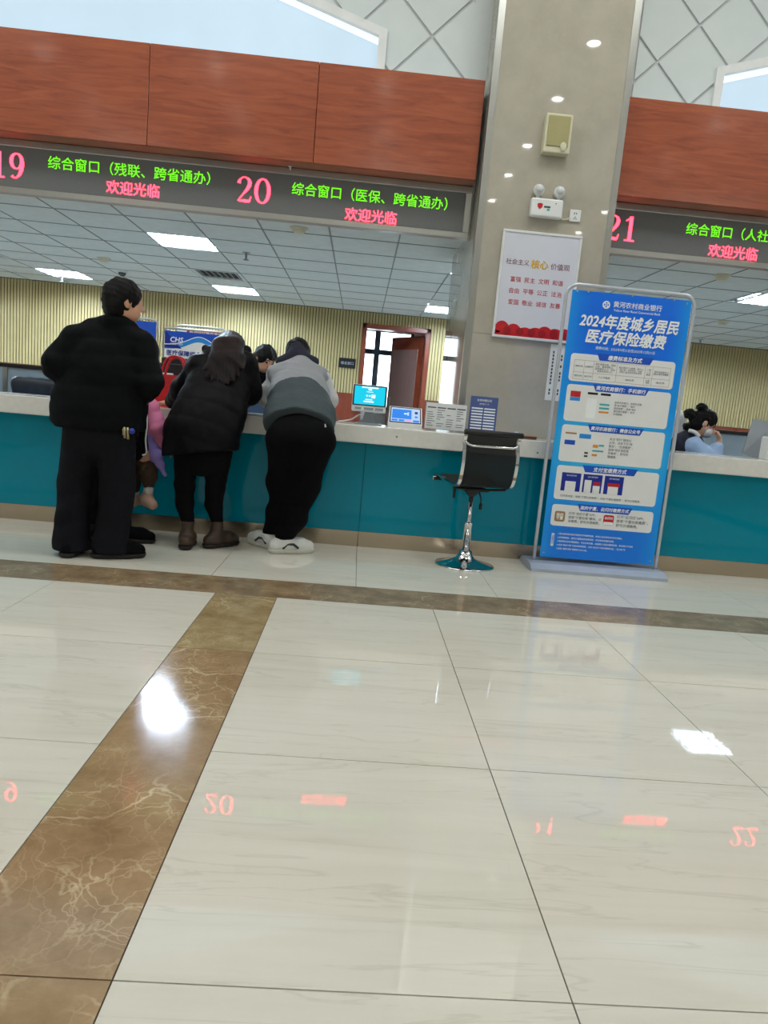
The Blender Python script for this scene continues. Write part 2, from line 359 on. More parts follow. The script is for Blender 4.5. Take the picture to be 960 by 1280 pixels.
# flat lettering --------------------------------------------------------------
_tc = {}
def text_mesh(body, width=None, height=None, bold=0.0, align='CENTER', shear=0.0, spacing=1.0, line=1.0):
    c = bpy.data.curves.new('lettering', 'FONT'); c.body = body; c.size = 1.0; c.resolution_u = 2
    c.align_x = align; c.shear = shear; c.space_character = spacing; c.space_line = line
    o = bpy.data.objects.new('lettering_tmp', c); COL.objects.link(o)
    dg = bpy.context.evaluated_depsgraph_get(); dg.update()
    me = bpy.data.meshes.new_from_object(o.evaluated_get(dg))
    bpy.data.objects.remove(o); bpy.data.curves.remove(c)
    n = len(me.vertices); co = np.zeros(n * 3); me.vertices.foreach_get('co', co); co = co.reshape(-1, 3)
    mn, mx = co.min(0), co.max(0); ctr = (mn + mx) / 2
    sx = sy = 1.0
    if width: sx = width / (mx[0] - mn[0]); sy = sx
    if height:
        sy = height / (mx[1] - mn[1]); sx = sx if width else sy
    P = np.zeros_like(co); P[:, 0] = (co[:, 0] - (mn[0] if align == 'LEFT' else ctr[0])) * sx
    P[:, 2] = (co[:, 1] - ctr[1]) * sy
    me.vertices.foreach_set('co', P.ravel()); me.materials.clear(); me.update()
    if bold > 0:                      # heavier strokes: the outline laid down several times
        b_ = bold * 0.9
        nv = len(me.vertices); fs = [tuple(p.vertices) for p in me.polygons]
        VV = []; FF = []
        for k, (ox, oz) in enumerate(((0, 0), (b_, 0), (-b_, 0), (0, b_), (0, -b_))):
            VV.append(P + np.array([ox * sx, -0.00004 * k, oz * sy])); FF += [tuple(i + k * nv for i in f) for f in fs]
        bpy.data.meshes.remove(me); me = bpy.data.meshes.new('lettering'); me.from_pydata(np.concatenate(VV).tolist(), [], FF); me.update()
    return me
def lettering(root, body, x, y, z, m, width=None, height=None, name='lettering', **k):
    me = text_mesh(body, width, height, **k); me.materials.append(M_(m))
    P = np.zeros(len(me.vertices) * 3); me.vertices.foreach_get('co', P); P = P.reshape(-1, 3) + np.array([x, y, z])
    me.vertices.foreach_set('co', P.ravel()); me.update()
    o = link(name, me, None)
    if root.parent is None: wparent(o, root)
    else: o.parent = root
    return o
def ribbon(mb, path, widths, y):
    """stroke with changing width in the x,z plane"""
    P = [np.array(p, float) for p in path]; V = []
    for i, p in enumerate(P):
        t = P[min(i + 1, len(P) - 1)] - P[max(i - 1, 0)]; t /= np.linalg.norm(t); nrm = np.array([-t[1], t[0]])
        w = widths[i] / 2 if not isinstance(widths, (int, float)) else widths / 2
        a, b = p + nrm * w, p - nrm * w; V += [(a[0], y, a[1]), (b[0], y, b[1])]
    mb.add(V, [(2 * i, 2 * i + 1, 2 * i + 3, 2 * i + 2) for i in range(len(P) - 1)])

# smooth bodies from distance fields -------------------------------------------
def nrmv(v): v = np.array(v, float); return v / (np.linalg.norm(v) + 1e-12)
class SD:
    def __init__(s, k=0.03): s.p = []; s.k = k; s.cuts = []; s.disp = None
    def cap(s, a, b, ra, rb, flat=None, k=None):
        s.p.append(('c', np.array(a, float), np.array(b, float), ra, rb, flat, k)); return s
    def chain(s, pts, rs, flat=None, k=None):
        for i in range(len(pts) - 1): s.cap(pts[i], pts[i + 1], rs[i], rs[i + 1], flat, k)
        return s
    def ell(s, c, r, R=None, k=None):
        s.p.append(('e', np.array(c, float), np.array(r, float), R, k)); return s
    def cut(s, p, n): s.cuts.append((np.array(p, float), nrmv(n))); return s      # removes the side n points to
    def one(s, q, P):
        if q[0] == 'c':
            _, a, b, ra, rb, flat, k = q
            ab = b - a; t = np.clip(((P - a) @ ab) / (ab @ ab + 1e-12), 0, 1)
            d = P - a - t[:, None] * ab
            if flat is not None:
                n, sc = flat; n = nrmv(n); cmp_ = d @ n; d = d + n * (cmp_ * (1 / sc - 1))[:, None]
            return np.linalg.norm(d, axis=1) - (ra + (rb - ra) * t), k
        _, c, r, R, k = q
        d = P - c
        if R is not None: d = d @ R
        k0 = np.linalg.norm(d / r, axis=1); k1 = np.linalg.norm(d / (r * r), axis=1) + 1e-9
        return k0 * (k0 - 1) / k1, k
    def __call__(s, P):
        D = None
        for q in s.p:
            d, k = s.one(q, P); k = s.k if k is None else k
            if D is None: D = d
            else:
                h = np.maximum(k - np.abs(D - d), 0) / k; D = np.minimum(D, d) - h * h * k * 0.25
        if s.disp is not None: D = D + s.disp(P)
        for p, n in s.cuts: D = np.maximum(D, (P - p) @ n)
        return D
    def bounds(s, m=0.05):
        lo = np.full(3, 1e9); hi = -lo
        for q in s.p:
            if q[0] == 'c':
                for p, r in ((q[1], q[3]), (q[2], q[4])): lo = np.minimum(lo, p - r); hi = np.maximum(hi, p + r)
            else: r = q[2].max(); lo = np.minimum(lo, q[1] - r); hi = np.maximum(hi, q[1] + r)
        return lo - m, hi + m
    def mesh(s, name, h=0.012, mats=None, pick=None):
        lo, hi = s.bounds(); n = np.ceil((hi - lo) / h).astype(int) + 2; B = 12; n = ((n + B - 1) // B) * B
        F = np.ones(n, np.float32)
        nb = n // B; bi = np.stack(np.meshgrid(*[np.arange(k) for k in nb], indexing='ij'), -1).reshape(-1, 3)
        cen = lo + (bi * B + (B - 1) / 2) * h; dc = s(cen); rad = B * h * 0.87 * 1.9 + 0.02
        loc = np.stack(np.meshgrid(*[np.arange(B)] * 3, indexing='ij'), -1).reshape(-1, 3)
        act = bi[np.abs(dc) < rad]
        for q in bi[dc <= -rad]: F[q[0]*B:q[0]*B+B, q[1]*B:q[1]*B+B, q[2]*B:q[2]*B+B] = -1
        for c0 in range(0, len(act), 64):
            ch = act[c0:c0 + 64]
            P = (lo + (ch[:, None, :] * B + loc[None]) * h).reshape(-1, 3); D = s(P).reshape(len(ch), B, B, B)
            for q, d in zip(ch, D): F[q[0]*B:q[0]*B+B, q[1]*B:q[1]*B+B, q[2]*B:q[2]*B+B] = d
        v, f = surface_nets(F, lo, h)
        me = bpy.data.meshes.new(name); me.from_pydata(v.tolist(), [], f.tolist())
        me.polygons.foreach_set('use_smooth', [True] * len(me.polygons))
        if mats:
            for m in mats: me.materials.append(M_(m))
            if pick is not None and len(f):
                c = v[f].mean(1); me.polygons.foreach_set('material_index', pick(c).astype(np.int32))
        me.update(); return me
def surface_nets(F, lo, h):
    s = F < 0; N = np.array(F.shape) - 1
    cs = {}
    def cor(a, b, c): return F[a:a + N[0], b:b + N[1], c:c + N[2]]
    cnt = np.zeros(N, np.int8)
    for a in (0, 1):
        for b in (0, 1):
            for c in (0, 1): cnt += s[a:a + N[0], b:b + N[1], c:c + N[2]]
    I = np.argwhere((cnt > 0) & (cnt < 8))
    idx = np.full(N, -1, np.int64); idx[I[:, 0], I[:, 1], I[:, 2]] = np.arange(len(I))
    val = {}
    for a in (0, 1):
        for b in (0, 1):
            for c in (0, 1): val[(a, b, c)] = F[I[:, 0] + a, I[:, 1] + b, I[:, 2] + c].astype(float)
    acc = np.zeros((len(I), 3)); k = np.zeros(len(I))
    for p in val:
        for ax in range(3):
            if p[ax] == 0:
                q = list(p); q[ax] = 1; q = tuple(q)
                a, b = val[p], val[q]; m = (a < 0) != (b < 0)
                t = np.where(m, a / np.where(m, a - b, 1), 0)
                pos = np.repeat(np.array(p, float)[None], len(I), 0); pos[:, ax] += t
                acc += pos * m[:, None]; k += m
    v = lo + (I + acc / k[:, None]) * h
    fs = []
    for ax in range(3):
        sl0 = [slice(None)] * 3; sl1 = [slice(None)] * 3; sl0[ax] = slice(0, -1); sl1[ax] = slice(1, None)
        a = s[tuple(sl0)]; b = s[tuple(sl1)]
        E_ = np.argwhere(a != b); o1, o2 = (ax + 1) % 3, (ax + 2) % 3
        ok = (E_[:, o1] > 0) & (E_[:, o2] > 0) & (E_[:, o1] < N[o1]) & (E_[:, o2] < N[o2]); E_ = E_[ok]
        def g(d1, d2):
            q = E_.copy(); q[:, o1] += d1; q[:, o2] += d2; return idx[q[:, 0], q[:, 1], q[:, 2]]
        quad = np.stack([g(-1, -1), g(0, -1), g(0, 0), g(-1, 0)], 1)
        flip = ~a[E_[:, 0], E_[:, 1], E_[:, 2]]
        quad[flip] = quad[flip][:, ::-1]; fs.append(quad)
    f = np.concatenate(fs); f = f[(f >= 0).all(1)]
    return v, f
def wrinkle(amp, fr, seed=0):
    rs = np.random.RandomState(seed); ks = rs.normal(size=(6, 3)); ks /= np.linalg.norm(ks, axis=1)[:, None]; ph = rs.uniform(0, 6.28, 6)
    def fn(P): return amp * np.mean([np.sin(P @ (k * fr * (1 + 0.25 * i)) + p) for i, (k, p) in enumerate(zip(ks, ph))], 0)
    return fn

# ================================================================ THE SETTING
CF = 4.93      # counter front panels
WF, WB, WZ = 4.85, 5.44, 0.865   # worktop front, back, top
PF = 5.45      # pillar front
# ---- hall floor: polished tiles, brown marble border and stripe
floor = thing('floor', 'polished beige stone tile floor with brown marble border bands', 'floor', kind='structure')
part(floor, 'floor_bed', MB().box(-9, 11, -9, 5.6, -0.12, -0.004), 'joint')
G = 0.0016
def slab(x0, x1, y0, y1, m, name='floor_tile', g=G):
    cx, cy = (x0 + x1) / 2, (y0 + y1) / 2; hx, hy = (x1 - x0) / 2 - g, (y1 - y0) / 2 - g
    key = ('slab', round(hx, 4), round(hy, 4), m)
    if key not in _tc:
        me = MB().box(-hx, hx, -hy, hy, -0.012, 0).mesh(name); me.materials.append(M_(m)); _tc[key] = me
    o = link(name, _tc[key], None, floor, (cx, cy, 0)); return o
SR, SL, BN, BFAR = -0.341, -0.651, 3.476, 3.815
cols_r = [SR + 0.8 * k for k in range(0, 7)]; cols_l = [SL - 0.8 * k for k in range(0, 6)]
for j in range(5):
    y1 = BN - 0.8 * j; y0 = y1 - 0.8
    for k in range(6): slab(cols_r[k], cols_r[k + 1], y0, y1, 'tile')
    for k in range(5): slab(cols_l[k + 1], cols_l[k], y0, y1, 'tile')
for (y0, y1, m) in ((2.676, BN, 'gold_marble'), (1.076, 2.676, 'brown_marble'), (-0.524, 1.076, 'brown_marble')):
    slab(SL, SR, y0, y1, m, 'border_slab')
for k in range(8):
    slab(-5.2 + 1.256 * k, -5.2 + 1.256 * (k + 1), BN, BFAR, 'band_marble', 'border_slab', 0.0006)
for k in range(-6, 6):
    slab(0.06 + 0.803 * k, 0.06 + 0.803 * (k + 1), BFAR, 4.98, 'tile')
# tiles beyond the camera's reach
part(floor, 'floor_surround', MB().box(-9, 11, -9, -0.53, -0.012, -0.001).box(-9, -5.3, -0.53, 4.98, -0.012, -0.001).box(4.9, 11, -0.53, 4.98, -0.012, -0.001), 'tile')

# ---- hall shell
tag(link('wall_hall_rear', MB().box(-9, 11, -9.2, -9, 0, HALL_H).mesh('wall'), 'white_paint'), 'white wall at the rear of the hall', 'wall', kind='structure')
tag(link('wall_hall_left', MB().box(-9.2, -9, -9, 5.8, 0, HALL_H).mesh('wall'), 'white_paint'), 'white wall at the left end of the hall', 'wall', kind='structure')
tag(link('wall_hall_right', MB().box(11, 11.2, -9, 5.8, 0, HALL_H).mesh('wall'), 'white_paint'), 'white wall at the right end of the hall', 'wall', kind='structure')
hc = tag(link('ceiling_hall', MB().box(-9.2, 11.2, -9.2, 6.0, HALL_H, HALL_H + 0.1).mesh('ceiling'), 'white_paint'), 'white hall ceiling with rows of round downlights', 'ceiling', kind='structure')
for i, ((x, y), lamp) in enumerate(zip(HALL_FILLS, HALL_FILL_LAMPS)):
    fr = thing('added_fill_panel', 'unseen fill light panel added under the hall ceiling', 'ceiling light', (x, y, HALL_H - 0.06), group='added hall fill panels')
    part(fr, 'frame', MB().box(-0.85, 0.85, -0.65, 0.65, 0.0, 0.06), 'white_paint', world=False)
    lamp.parent = fr; lamp.location = (0, 0, -0.01)
dl_me = MB().lathe([(0.0001, 0.0), (0.075, 0.0), (0.075, 0.01), (0.0001, 0.01)], n=20).mesh('lens'); dl_me.materials.append(M_('downlight_glow'))
dr_me = MB().lathe([(0.075, -0.012), (0.105, -0.008), (0.11, 0.012), (0.075, 0.012)], n=24, caps=False).mesh('rim'); dr_me.materials.append(M_('white_paint'))
for cx in (-7.2, -4.8, -2.4, 0.0, 2.42, 4.84, 7.2):
    for cy in (1.9, 0.36, -1.45, -2.95, -4.62, -6.42):
        t = thing('downlight', 'small round downlight in the hall ceiling', 'downlight', (cx, cy, HALL_H - 0.013), group='hall ceiling downlights')
        link('lens', dl_me, None, t); link('rim', dr_me, None, t)

# ---- front wall above the fascia: diamond panels around slanted light openings
YU = 5.78; ZF0, ZF1 = 2.742, 3.435
HL, HRT = -0.085, 2.588      # inner edges of the two openings
APL, APR, ZC, ZA = -2.30, 4.80, 3.757, 4.42
wu = thing('wall_front', 'white wall above the wood fascia with diagonal panel joints', 'wall', kind='structure')
OL = [(-4.45, 3.2), (HL, 3.2), (HL, ZC), (APL, ZA), (-4.45, ZC)]
ORR = [(HRT, 3.2), (7.0, 3.2), (7.0, ZC), (APR, ZA), (HRT, ZC)]
# solid backing made of prisms around the openings
b = MB()
b.poly_xz([(HL, 3.2), (HRT, 3.2), (HRT, ZC), (HL, ZC)][::-1][::-1], YU + 0.01, YU + 0.16)
b.poly_xz([(HL, ZC), (HRT, ZC), (APR, ZA), (APR, HALL_H), (APL, HALL_H), (APL, ZA)], YU + 0.01, YU + 0.16)
b.poly_xz([(APL, ZA), (APL, HALL_H), (-9, HALL_H), (-9, 3.2), (-4.45, 3.2), (-4.45, ZC)], YU + 0.01, YU + 0.16)
b.poly_xz([(APR, ZA), (7.0, ZC), (7.0, 3.2), (11, 3.2), (11, HALL_H), (APR, HALL_H)], YU + 0.01, YU + 0.16)
part(wu, 'wall_backing', b, 'joint_grey' if 'joint_grey' in MATS else mat('joint_grey', (196, 198, 200), 0.7))
def clip(poly, p, n):
    """keep the side of the line through p that n points to"""
    out = []
    for i in range(len(poly)):
        a, c = np.array(poly[i], float), np.array(poly[(i + 1) % len(poly)], float)
        da, dc = (a - p) @ n, (c - p) @ n
        if da >= 0: out.append(tuple(a))
        if (da >= 0) != (dc >= 0): out.append(tuple(a + (c - a) * (da / (da - dc))))
    return out
S2 = 0.2905; FRW = 0.062
sl_l = nrmv([-(ZA - ZC), (APL - HL)]); sl_l = sl_l if sl_l[1] > 0 else -sl_l
sl_r = nrmv([-(ZA - ZC), (APR - HRT)]); sl_r = sl_r if sl_r[1] > 0 else -sl_r
regions = [
    [((HL + FRW, 0), (1, 0)), ((0.62, 0), (-1, 0)), ((0, 3.3), (0, 1))],
    [((HL + FRW, 0), (-1, 0)), (np.array([HL, ZC]) + sl_l * FRW, sl_l), ((APL, 0), (1, 0))],
    [((1.9, 0), (1, 0)), ((HRT - FRW, 0), (-1, 0)), ((0, 3.3), (0, 1))],
    [((HRT - FRW, 0), (1, 0)), (np.array([HRT, ZC]) + sl_r * FRW, sl_r), ((APR, 0), (-1, 0))]]
npan = 0
for i in range(-16, 11):
    for j in range(-3, 7):
        if (i + j) % 2 == 0: continue
        cx, cz = 2.058 + S2 * i, 3.798 + S2 * j; g = 0.0105
        base = [(cx - S2 + g * 1.4, cz), (cx, cz - S2 + g * 1.4), (cx + S2 - g * 1.4, cz), (cx, cz + S2 - g * 1.4)]
        for reg in regions:
            q = base
            for p, nn in reg:
                q = clip(q, np.array(p, float), np.array(nn, float))
                if len(q) < 3: break
            if len(q) >= 3:
                ar = 0.5 * abs(sum(q[a][0] * q[(a + 1) % len(q)][1] - q[(a + 1) % len(q)][0] * q[a][1] for a in range(len(q))))
                if ar > 0.003: part(wu, 'wall_panel', MB().poly_xz(q, YU - 0.004, YU + 0.012), 'white_panel'); npan += 1
part(wu, 'wall_field', MB().box(-9, APL, YU - 0.002, YU + 0.012, ZA, HALL_H).box(APR, 11, YU - 0.002, YU + 0.012, ZA, HALL_H)
     .box(0.62, 0.80, YU - 0.006, YU + 0.012, 3.3, HALL_H), 'white_panel')
def opening_frame(ol, s):
    m = MB(); pts = ol[1:] if True else ol
    inner = [(HL, 3.2), (HL, ZC), (APL, ZA), (-4.45, ZC)] if s < 0 else [(HRT, 3.2), (HRT, ZC), (APR, ZA), (7.0, ZC)]
    sg = 1 if s < 0 else -1
    outer = [(inner[0][0] + sg * FRW, 3.2), (inner[1][0] + sg * FRW, ZC + 0.045), (inner[2][0], ZA + 0.066), (inner[3][0] - sg * FRW, ZC + 0.045)]
    for k in range(3):
        q = [inner[k], outer[k], outer[k + 1], inner[k + 1]]
        m.poly_xz(q, YU - 0.025, YU + 0.03)
    return m
part(wu, 'opening_frame', opening_frame(OL, -1), 'white_paint'); part(wu, 'opening_frame', opening_frame(ORR, 1), 'white_paint')
for ol, lab in ((OL, 'glowing bluish white cove light above the long wood fascia'), (ORR, 'glowing bluish white cove light at the upper right corner')):
    x0, x1 = ol[0][0], ol[1][0]
    t = thing('cove_light', lab, 'light', ((x0 + x1) / 2, 5.82, 3.2))
    part(t, 'diffuser', MB().poly_xz([(x0 + 0.0, 3.2), (x1, 3.2), (x1, ZC + 0.02), ((x0 + x1) / 2, ZA + 0.03), (x0, ZC + 0.02)], 5.815, 5.835), 'cove_glow')
    part(t, 'cove_floor', MB().box(x0, x1, YU + 0.02, 5.84, 3.16, 3.2), 'white_paint')
    ap = (x0 + x1) / 2
    for xa in (x0, x1):  # glow painted on the slanted edges in place of the brightly lit reveal
        part(t, 'lit_reveal_strip', MB().poly_xz([(xa, ZC), (ap, ZA), (ap, ZA - 0.045), (xa, ZC - 0.045)] if xa == x0 else [(ap, ZA), (xa, ZC), (xa, ZC - 0.045), (ap, ZA - 0.045)], 5.795, 5.813), 'reveal_glow')

# ---- wood fascia (two bays)
def fascia(name, label, x0, x1, seams, reach):
    t = thing(name, label, 'fascia', ((x0 + x1) / 2, 5.6, ZF0), kind='structure')
    part(t, 'core', MB().box(x0 + 0.01, x1 - 0.01, 5.57, 5.78, ZF0 + 0.012, ZF1 - 0.012), 'slat_gap')
    xs = [x0] + seams + [x1]
    for a, c in zip(xs[:-1], xs[1:]): part(t, 'wood_panel', MB().bbox(a + 0.0022, c - 0.0022, 5.55, 5.575, ZF0, ZF1, 0.002, 1), 'wood')
    part(t, 'soffit', MB().box(x0, x1, 5.576, 5.72, ZF0, ZF0 + 0.011), 'wood')
    part(t, 'cap', MB().box(x0, x1, 5.56, 5.775, ZF1 - 0.011, ZF1), 'white_paint')
    return t
fascia('trim_1', 'long cherry wood fascia of wide panels left of the stone pillar', -9, 0.728, [-7.84, -6.61, -5.39, -4.165, -2.94, -1.716, -0.495], 0)
fascia('trim_2', 'cherry wood fascia panel right of the stone pillar', 1.80, 11, [2.99, 4.2, 5.42, 6.65, 7.9], 0)

# ---- pillar
pl = thing('pillar', 'polished beige marble pillar with brushed steel corner strips', 'pillar', (1.265, 6.1, 0), kind='structure')
PX0, PX1, PB = 0.757, 1.775, 6.85
part(pl, 'core', MB().box(PX0 + 0.012, PX1 - 0.012, PF + 0.012, PB - 0.012, 0, HALL_H), 'joint')
for z0, z1 in ((0.0, 1.62), (1.62, 4.3), (4.3, HALL_H)):
    part(pl, 'stone_slab', MB().box(PX0 + 0.046, PX1 - 0.046, PF, PF + 0.02, z0 + 0.001, z1 - 0.001), 'marble')
    part(pl, 'stone_slab', MB().box(PX0, PX0 + 0.02, PF + 0.05, PB, z0 + 0.001, z1 - 0.001), 'marble')
    part(pl, 'stone_slab', MB().box(PX1 - 0.02, PX1, PF + 0.05, PB, z0 + 0.001, z1 - 0.001), 'marble')
    part(pl, 'stone_slab', MB().box(PX0, PX1, PB - 0.011, PB, z0 + 0.001, z1 - 0.001), 'marble')
for x0, x1 in ((PX0 - 0.003, PX0 + 0.046), (PX1 - 0.046, PX1 + 0.003)):
    xa = x0 if x0 < 1.2 else x1 - 0.008
    part(pl, 'corner_strip', MB().box(x0, x1, PF - 0.004, PF + 0.012, WZ, HALL_H).box(xa, xa + 0.008, PF + 0.012, PF + 0.05, WZ, HALL_H), 'steel')

# ---- office behind the counter
BW = 11.5
of = tag(link('floor_office', MB().box(-8, 9.5, 5.6, 13.4, -0.1, 0).mesh('floor'), 'office_floor'), 'plain floor of the office behind the counter', 'floor', kind='structure')
oc = thing('ceiling_office', 'grey white tiled suspended ceiling behind the counter', 'ceiling', (0, 8, OFF_H), kind='structure')
part(oc, 'grid', MB().box(-8, 9.5, 5.79, BW + 0.2, OFF_H + 0.045, OFF_H + 0.07), 'ceiling_bar')
part(oc, 'plenum_edge', MB().box(-8, 9.5, 5.786, 5.80, 2.36, 3.2), 'white_paint')
X0T, Y0T = -2.18, 7.08
ct_me = MB().bbox(-0.2925, 0.2925, -0.2925, 0.2925, -0.006, 0.006, 0.002, 1).mesh('ceiling_tile'); ct_me.materials.append(M_('ceiling_tile'))
TROF = {(0, 0), (0, 5), (-4, 5), (5, 5), (-8, 5), (-8, 0), (10, 0), (10, 5), (5, 0), (-4, 0), (14, 3)}  # the rightmost light is unseen, added to brighten the right of the wall
VENT = {(0, 3), (-5, 3)}
cnt = 0
for i in range(-10, 17):
    for j in range(-2, 8):
        if (i, j) in TROF or (i, j) in VENT: continue
        x, y = X0T + 0.6 * i + 0.3, Y0T + 0.6 * j + 0.3
        if y > BW: continue
        if PX0 < x < PX1 - 0.2 and y < PB - 0.25: continue
        if abs(x - 0.9) > 8: continue
        link('ceiling_tile', ct_me, None, oc, (x, y - 8, 0)); cnt += 1
for i in range(-9, 17):
    x = X0T + 0.6 * i
    if not (PX0 < x < PX1): part(oc, 'grid_bar', MB().box(x - 0.006, x + 0.006, 5.8, BW, OFF_H - 0.009, OFF_H - 0.003), 'ceiling_bar')
for j in range(-1, 8):
    y = Y0T + 0.6 * j
    for xa, xb in (((-7.9, PX0), (PX1, 9.4)) if y < PB else ((-7.9, 9.4),)): part(oc, 'grid_bar', MB().box(xa, xb, y - 0.006, y + 0.006, OFF_H - 0.010, OFF_H - 0.004), 'ceiling_bar')
TL = {(0, 0): 'square louvred ceiling light behind the number 20 sign, nearest to the fascia', (0, 5): 'louvred ceiling light near the back wall, above the crouching clerk',
      (-4, 5): 'louvred ceiling light at the left edge above the black office chair', (5, 5): 'small louvred ceiling light beside the pillar above the door',
      (10, 0): 'louvred ceiling light at the right edge above the seated clerk'}
def troffer(i, j):
    x, y = X0T + 0.6 * i + 0.3, Y0T + 0.6 * j + 0.3
    if (i, j) == (10, 0): x += 0.12
    if (i, j) == (-4, 5): x -= 0.0
    seen = (i, j) in TL
    t = thing('ceiling_troffer', TL.get((i, j), 'louvred office ceiling light out of the picture'), 'ceiling light', (x, y, OFF_H), group=None if seen else 'office lights out of the picture')
    part(t, 'tray', MB().box(-0.297, 0.297, -0.297, 0.297, 0.029, 0.042), 'white_paint', world=False)
    part(t, 'reflector', MB().box(-0.285, 0.285, -0.285, 0.285, 0.022, 0.028), 'troffer_glow', world=False)
    for k in (-0.19, 0.0, 0.19): part(t, 'tube', MB().tube([(-0.275, k, 0.008), (0.275, k, 0.008)], 0.008, 8), 'tube_glow', world=False)
    fr = MB().box(-0.298, 0.298, -0.298, -0.283, -0.006, 0.012).box(-0.298, 0.298, 0.283, 0.298, -0.006, 0.012).box(-0.298, -0.283, -0.283, 0.283, -0.006, 0.012).box(0.283, 0.298, -0.283, 0.283, -0.006, 0.012)
    part(t, 'frame', fr, 'white_paint', world=False)
    lv = MB()
    for k in (-0.095, 0.095): lv.box(-0.283, 0.283, k - 0.004, k + 0.004, -0.018, 0.003)
    for k in (-0.19, -0.095, 0, 0.095, 0.19): lv.box(k - 0.003, k + 0.003, -0.283, 0.283, -0.014, 0.003)
    part(t, 'louvre', lv, 'silver_plastic', world=False)
for i, j in TROF: troffer(i, j)
VL = {(0, 3): 'square slatted air vent between the two ceiling lights', (-5, 3): 'square slatted air vent at the left edge of the ceiling'}
for (i, j) in VENT:
    x, y = X0T + 0.6 * i + 0.3, Y0T + 0.6 * j + 0.3
    t = thing('air_vent', VL[(i, j)], 'air vent', (x, y, OFF_H))
    part(t, 'frame', MB().box(-0.298, 0.298, -0.298, -0.26, -0.01, 0.01).box(-0.298, 0.298, 0.26, 0.298, -0.01, 0.01).box(-0.298, -0.26, -0.26, 0.26, -0.01, 0.01).box(0.26, 0.298, -0.26, 0.26, -0.01, 0.01), 'ceiling_tile', world=False)
    part(t, 'backing', MB().box(-0.26, 0.26, -0.26, 0.26, 0.012, 0.016), 'vent_dark', world=False)
    for k in range(7):
        c = -0.225 + 0.075 * k
        s_ = MB().add([(c - 0.018, -0.26, 0.008), (c + 0.022, -0.26, -0.014), (c + 0.026, -0.26, -0.011), (c - 0.014, -0.26, 0.011), (c - 0.018, 0.26, 0.008), (c + 0.022, 0.26, -0.014), (c + 0.026, 0.26, -0.011), (c - 0.014, 0.26, 0.011)],
                      [(0, 1, 2, 3), (7, 6, 5, 4), (0, 4, 5, 1), (1, 5, 6, 2), (2, 6, 7, 3), (3, 7, 4, 0)])
        part(t, 'slat', s_, 'grey_plastic', world=False)
# office walls
ow = thing('wall_office_back', 'back wall of beige vertical ribs over a red wood wainscot', 'wall', (0, BW, 0), kind='structure')
DX0, DX1, DZ = -0.06, 1.036, 2.287      # door frame outside
part(ow, 'backing', MB().box(-8, DX0 + 0.02, BW + 0.015, BW + 0.2, 0, OFF_H + 0.05).box(DX1 - 0.02, 9.5, BW + 0.015, BW + 0.2, 0, OFF_H + 0.05).box(DX0, DX1, BW + 0.015, BW + 0.2, DZ - 0.02, OFF_H + 0.05), 'slat_gap')
sl = MB(); x = -7.98
while x < 9.4:
    zb = 1.17
    if x + 0.034 > DX0 and x < DX1: zb = DZ
    sl.box(x, x + 0.034, BW, BW + 0.016, zb, OFF_H + 0.01); x += 0.0475
so = part(ow, 'rib_cladding', sl, 'slat'); so['kind'] = 'stuff'
x = -7.98
for k in range(8):
    part(ow, 'wainscot_panel', MB().bbox(-7.98 + 0.99 * k + 0.002, -7.98 + 0.99 * (k + 1) - 0.002, BW - 0.005, BW + 0.016, 0.02, 1.165, 0.003, 1), 'red_wood')
for k in range(8):
    part(ow, 'wainscot_panel', MB().bbox(DX1 + 1.05 * k + 0.002, DX1 + 1.05 * (k + 1) - 0.002, BW - 0.005, BW + 0.016, 0.02, 1.165, 0.003, 1), 'red_wood')
for nm, x0, x1, lb in (('wall_office_left', -8.2, -8, 'left end wall of the office'), ('wall_office_right', 9.5, 9.7, 'right end wall of the office')):
    tag(link(nm, MB().box(x0, x1, 5.78, BW, 0, OFF_H + 0.05).mesh('wall'), 'slat'), lb, 'wall', kind='structure')
# door in the back wall, standing open to a bright room
dr = thing('door_1', 'open red brown door and frame in the ribbed back wall', 'door', (0.49, BW, 0), kind='structure')
part(dr, 'frame', MB().bbox(DX0, DX0 + 0.075, BW - 0.03, BW + 0.2, 0, DZ, 0.006, 1).bbox(DX1 - 0.075, DX1, BW - 0.03, BW + 0.2, 0, DZ, 0.006, 1).bbox(DX0, DX1, BW - 0.03, BW + 0.2, DZ - 0.075, DZ, 0.006, 1), 'red_wood')
th = math.radians(57); hx, hy = DX1 - 0.08, BW + 0.16; lw = 0.9
ld = np.array([-math.cos(th), math.sin(th)]); ln = np.array([math.sin(th), math.cos(th)]) * 0.04
def leaf_box(a, c, z0, z1, out0, out1):
    p = [np.array([hx, hy]) + ld * a + ln * out0, np.array([hx, hy]) + ld * c + ln * out0, np.array([hx, hy]) + ld * c + ln * out1, np.array([hx, hy]) + ld * a + ln * out1]
    return MB().poly_xy([tuple(q) for q in p], z0, z1)
lf = part(dr, 'leaf', leaf_box(0, lw, 0.02, 2.19, 0, 1), 'red_wood')
sub(lf, 'leaf_panel', leaf_box(0.14, lw - 0.03, 0.25, 1.98, -0.2, 0.02), 'door_leaf')
sub(lf, 'handle', leaf_box(lw - 0.1, lw - 0.06, 0.98, 1.18, -1.2, -0.2), 'steel')
